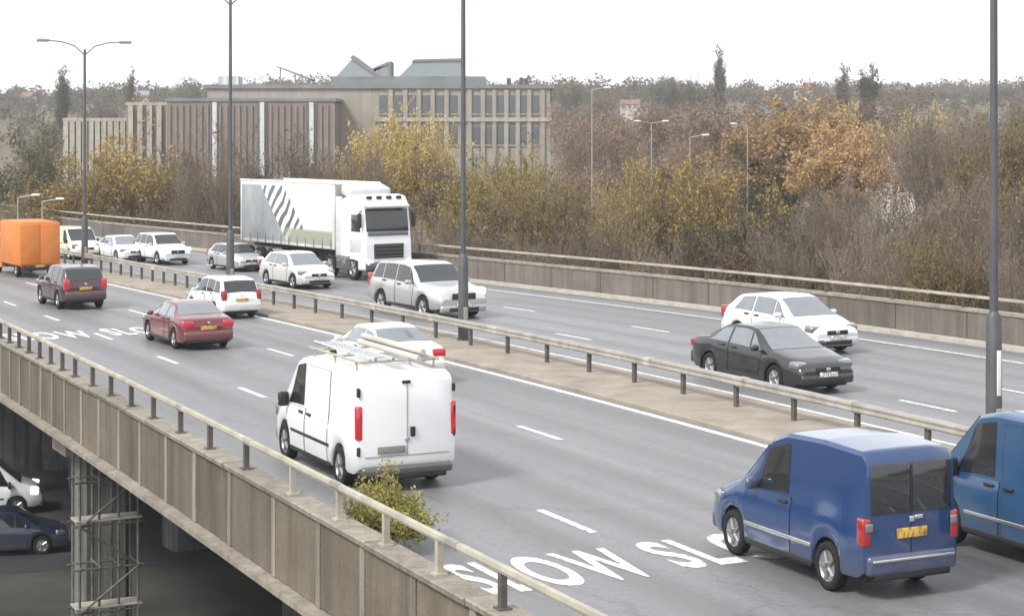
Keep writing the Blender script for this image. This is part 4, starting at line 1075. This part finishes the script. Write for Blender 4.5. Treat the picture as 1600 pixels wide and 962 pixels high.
tree('bronze', 1592, 132, 120, 130, "dark olive tree at the right edge beyond the nearest lamp column", NB, var=1)
tree('dark', 1625, 150, 128, 120, "dark tree cut off by the right edge of the picture", NB)
tree('brown', 1495, 135, 140, 190, "tall bare brown tree left of the nearest lamp column", NB)
tree('brown', 1435, 148, 150, 170, "bare brown tree above and right of the white house", NB)
tree('poplar', 1135, 72, 420, 22, "tall dark cypress on the skyline", NB, "cypress_tree")
tree('poplar', 1122, 100, 430, 12, "small dark cypress left of the tall skyline cypress", NB, "cypress_tree")
tree('poplar', 84, 104, 420, 26, "tall conical conifer on the skyline at the far left", NB, "conifer_tree")
tree('poplar', 207, 104, 430, 14, "slim dark conifer between lamp column and second lamp column", NB, "conifer_tree")
tree('poplar', 1334, 100, 420, 26, "slimmer of two tall dark columnar trees on the skyline", NB, "columnar_tree", var=1)
tree('poplar', 1358, 100, 420, 34, "broader of two tall dark columnar trees on the skyline", NB, "columnar_tree", var=0)
tree('dark', 1042, 112, 520, 40, "dark round tree on the skyline, left one of a pair", NB)
tree('dark', 1086, 114, 520, 36, "dark round tree on the skyline, right one of a pair", NB)
tree('dark', 300, 122, 520, 40, "round skyline tree above the brown wing at the left", NB)
tree('dark', 895, 118, 520, 36, "round skyline tree just right of the office roof", NB)
tree('dark', 160, 142, 420, 45, "dark round tree above the finned wing", NB)
# the thicket that fills the bank behind the parapet
for px, top, D, wd in [(1170, 300, 100, 120), (1215, 250, 112, 120), (1265, 275, 100, 120), (1310, 250, 108, 130), (1352, 296, 100, 120), (1400, 304, 104, 150), (1462, 270, 104, 120),
                       (1480, 290, 94, 120), (1520, 240, 104, 140), (1565, 270, 94, 130), (1610, 240, 98, 140), (1650, 280, 92, 130), (1330, 330, 90, 110), (1240, 330, 94, 110), (1545, 330, 86, 110), (1460, 340, 86, 110),
                       (1140, 345, 98, 90), (1600, 350, 82, 110), (1690, 260, 90, 140), (1400, 350, 88, 110)]:
    tree(trn.choice(['brown', 'brown', 'brown', 'shrub', 'brown', 'olive', 'dark', 'russet']), px, top, D, wd, "brownish tree in the dense tangled thicket on the right behind the parapet", "thicket trees on the right")
for px, top, D, wd in [(700, 300, 112, 120), (745, 290, 110, 110), (660, 315, 118, 110), (905, 300, 108, 110), (935, 320, 104, 100), (1020, 330, 102, 110), (1100, 330, 100, 100), (840, 335, 108, 100), (780, 345, 110, 100)]:
    tree('shrub', px, top, D, wd, "low brown scrub on the bank behind the middle of the far parapet", "scrub on the bank in the middle", "shrub")
for px, top, D, wd in [(20, 280, 125, 110), (95, 290, 126, 100), (160, 285, 122, 110), (255, 275, 120, 110), (310, 320, 120, 90), (370, 300, 126, 90), (420, 280, 130, 90), (-30, 250, 130, 120), (500, 300, 130, 90), (560, 300, 126, 90), (620, 300, 122, 90)]:
    tree('shrub', px, top, D, wd, "low brown scrub behind the far queue of oncoming traffic", "scrub behind the far queue", "shrub")
for px, top, D, wd in [(880, 205, 180, 110), (965, 190, 190, 120), (1060, 190, 185, 120), (1140, 205, 180, 110), (1420, 200, 175, 120), (1510, 190, 180, 130), (1560, 175, 190, 130), (1320, 210, 175, 110), (960, 230, 160, 110), (1030, 225, 155, 110), (1100, 225, 150, 110), (900, 240, 150, 100)]:
    tree('russet', px, top, D, wd, "reddish bare tree in the middle distance right of the office building", "middle distance bare trees")

# distant woods: one mass
nr = np.random.RandomState(5); Vs = []; 
for k in range(2500):
    y = 300 + 900 * nr.rand() ** .8; x = (nr.rand() * 2 - 1) * (y * .36 + 40)
    if y < 420 and abs(x + 28) < 60: continue
    hgt = 5 + 5 * nr.rand() ** 2 + 2 * math.sin(x * .05) * math.sin(x * .013 + 2); hgt = max(3.5, hgt); wd = hgt * nr.uniform(.4, .7); z = terr(x, y); n = 170
    d = nr.normal(size=(n, 3)); d /= np.linalg.norm(d, axis=1, keepdims=True); d *= nr.rand(n, 1) ** .6
    c = np.array([x, y, z + hgt * .55]) + d * [wd, wd, hgt * .48]
    u = nr.normal(size=(n, 3)); u /= np.linalg.norm(u, axis=1, keepdims=True); v = np.cross(u, nr.normal(size=(n, 3))); v /= np.linalg.norm(v, axis=1, keepdims=True)
    s = nr.uniform(.22, .5, (n, 1)) * (.6 + y / 800); Vs.append(np.stack([c - u * s, c + v * s * .7, c + u * s, c - v * s * .7], 1).reshape(-1, 3))
Vs = np.concatenate(Vs); me = bpy.data.meshes.new("distant_woodland"); me.from_pydata(Vs.tolist(), [], np.arange(len(Vs)).reshape(-1, 4).tolist()); me.update()
tag(mesh_obj("distant_woodland", me, LEAF['far']), "distant brown woodland covering the slope up to the skyline", "woodland", kind="stuff")

# ------------------------------------------------------------------ bush at the near rail
def small_bush(label, t, a, wt, wa, h, n, seed, z0=.1):
    nr = np.random.RandomState(seed); rn = random.Random(seed)
    r = empty("bush", P(t, a, z0)); tag(r, label, "bush"); st = MB(); cs = []
    for k in range(90):
        an = rn.uniform(0, 6.28); q = rn.random() ** .5
        lng = 1.0 + (rn.random() < .22) * rn.uniform(.1, .45); tip = Vector((math.cos(an) * wt * q * lng, math.sin(an) * wa * q * lng, h * (1.05 - .55 * q * q) * rn.uniform(.45, 1.05) * lng))
        ex = Vector((UX * tip.x - UY * tip.y, UY * tip.x + UX * tip.y, tip.z)); b = Vector((ex.x * .2, ex.y * .2, 0)); md = b.lerp(ex, .5) + Vector((0, 0, h * .1))
        st.tube(b, md, .012, .009, 4, False); st.tube(md, ex, .009, .004, 4, False); cs += [(md, ex)]
    T = np.array([[*p, *q] for p, q in cs]); idx = nr.randint(0, len(T), n); f = nr.rand(n, 1) ** .7
    c = T[idx, :3] * (1 - f) + T[idx, 3:] * f + nr.normal(0, .085, (n, 3)); c[:, 2] = np.maximum(c[:, 2], .02)
    u = nr.normal(size=(n, 3)); u /= np.linalg.norm(u, axis=1, keepdims=True); v = np.cross(u, nr.normal(size=(n, 3))); v /= np.linalg.norm(v, axis=1, keepdims=True)
    s = nr.uniform(.02, .042, (n, 1)); V = np.stack([c - u * s, c + v * s * .5, c + u * s, c - v * s * .5], 1).reshape(-1, 3)
    me = bpy.data.meshes.new("foliage"); me.from_pydata(V.tolist(), [], np.arange(len(V)).reshape(-1, 4).tolist()); me.update()
    mesh_obj("foliage", me, LEAF['bush'], r); st.obj("stem", TWIG, r, True, False)
small_bush("yellow green leafy bush growing at the near rail right behind the white van", 9.84, 24.85, .54, 1.0, .86, 12000, 3)

# ------------------------------------------------------------------ haze in the air
hz = MB().box((0, 1150, 26), (5000, 4700, 72)).obj("haze", None); tag(hz, kind="stuff")
m = bpy.data.materials.new("haze_air"); m.use_nodes = True; N = m.node_tree.nodes; N.clear()
pv = N.new("ShaderNodeVolumePrincipled"); pv.inputs['Color'].default_value = (.93, .96, 1, 1); pv.inputs['Density'].default_value = .0003; pv.inputs['Anisotropy'].default_value = .2
oo = N.new("ShaderNodeOutputMaterial"); m.node_tree.links.new(pv.outputs[0], oo.inputs['Volume']); hz.data.materials.append(m)
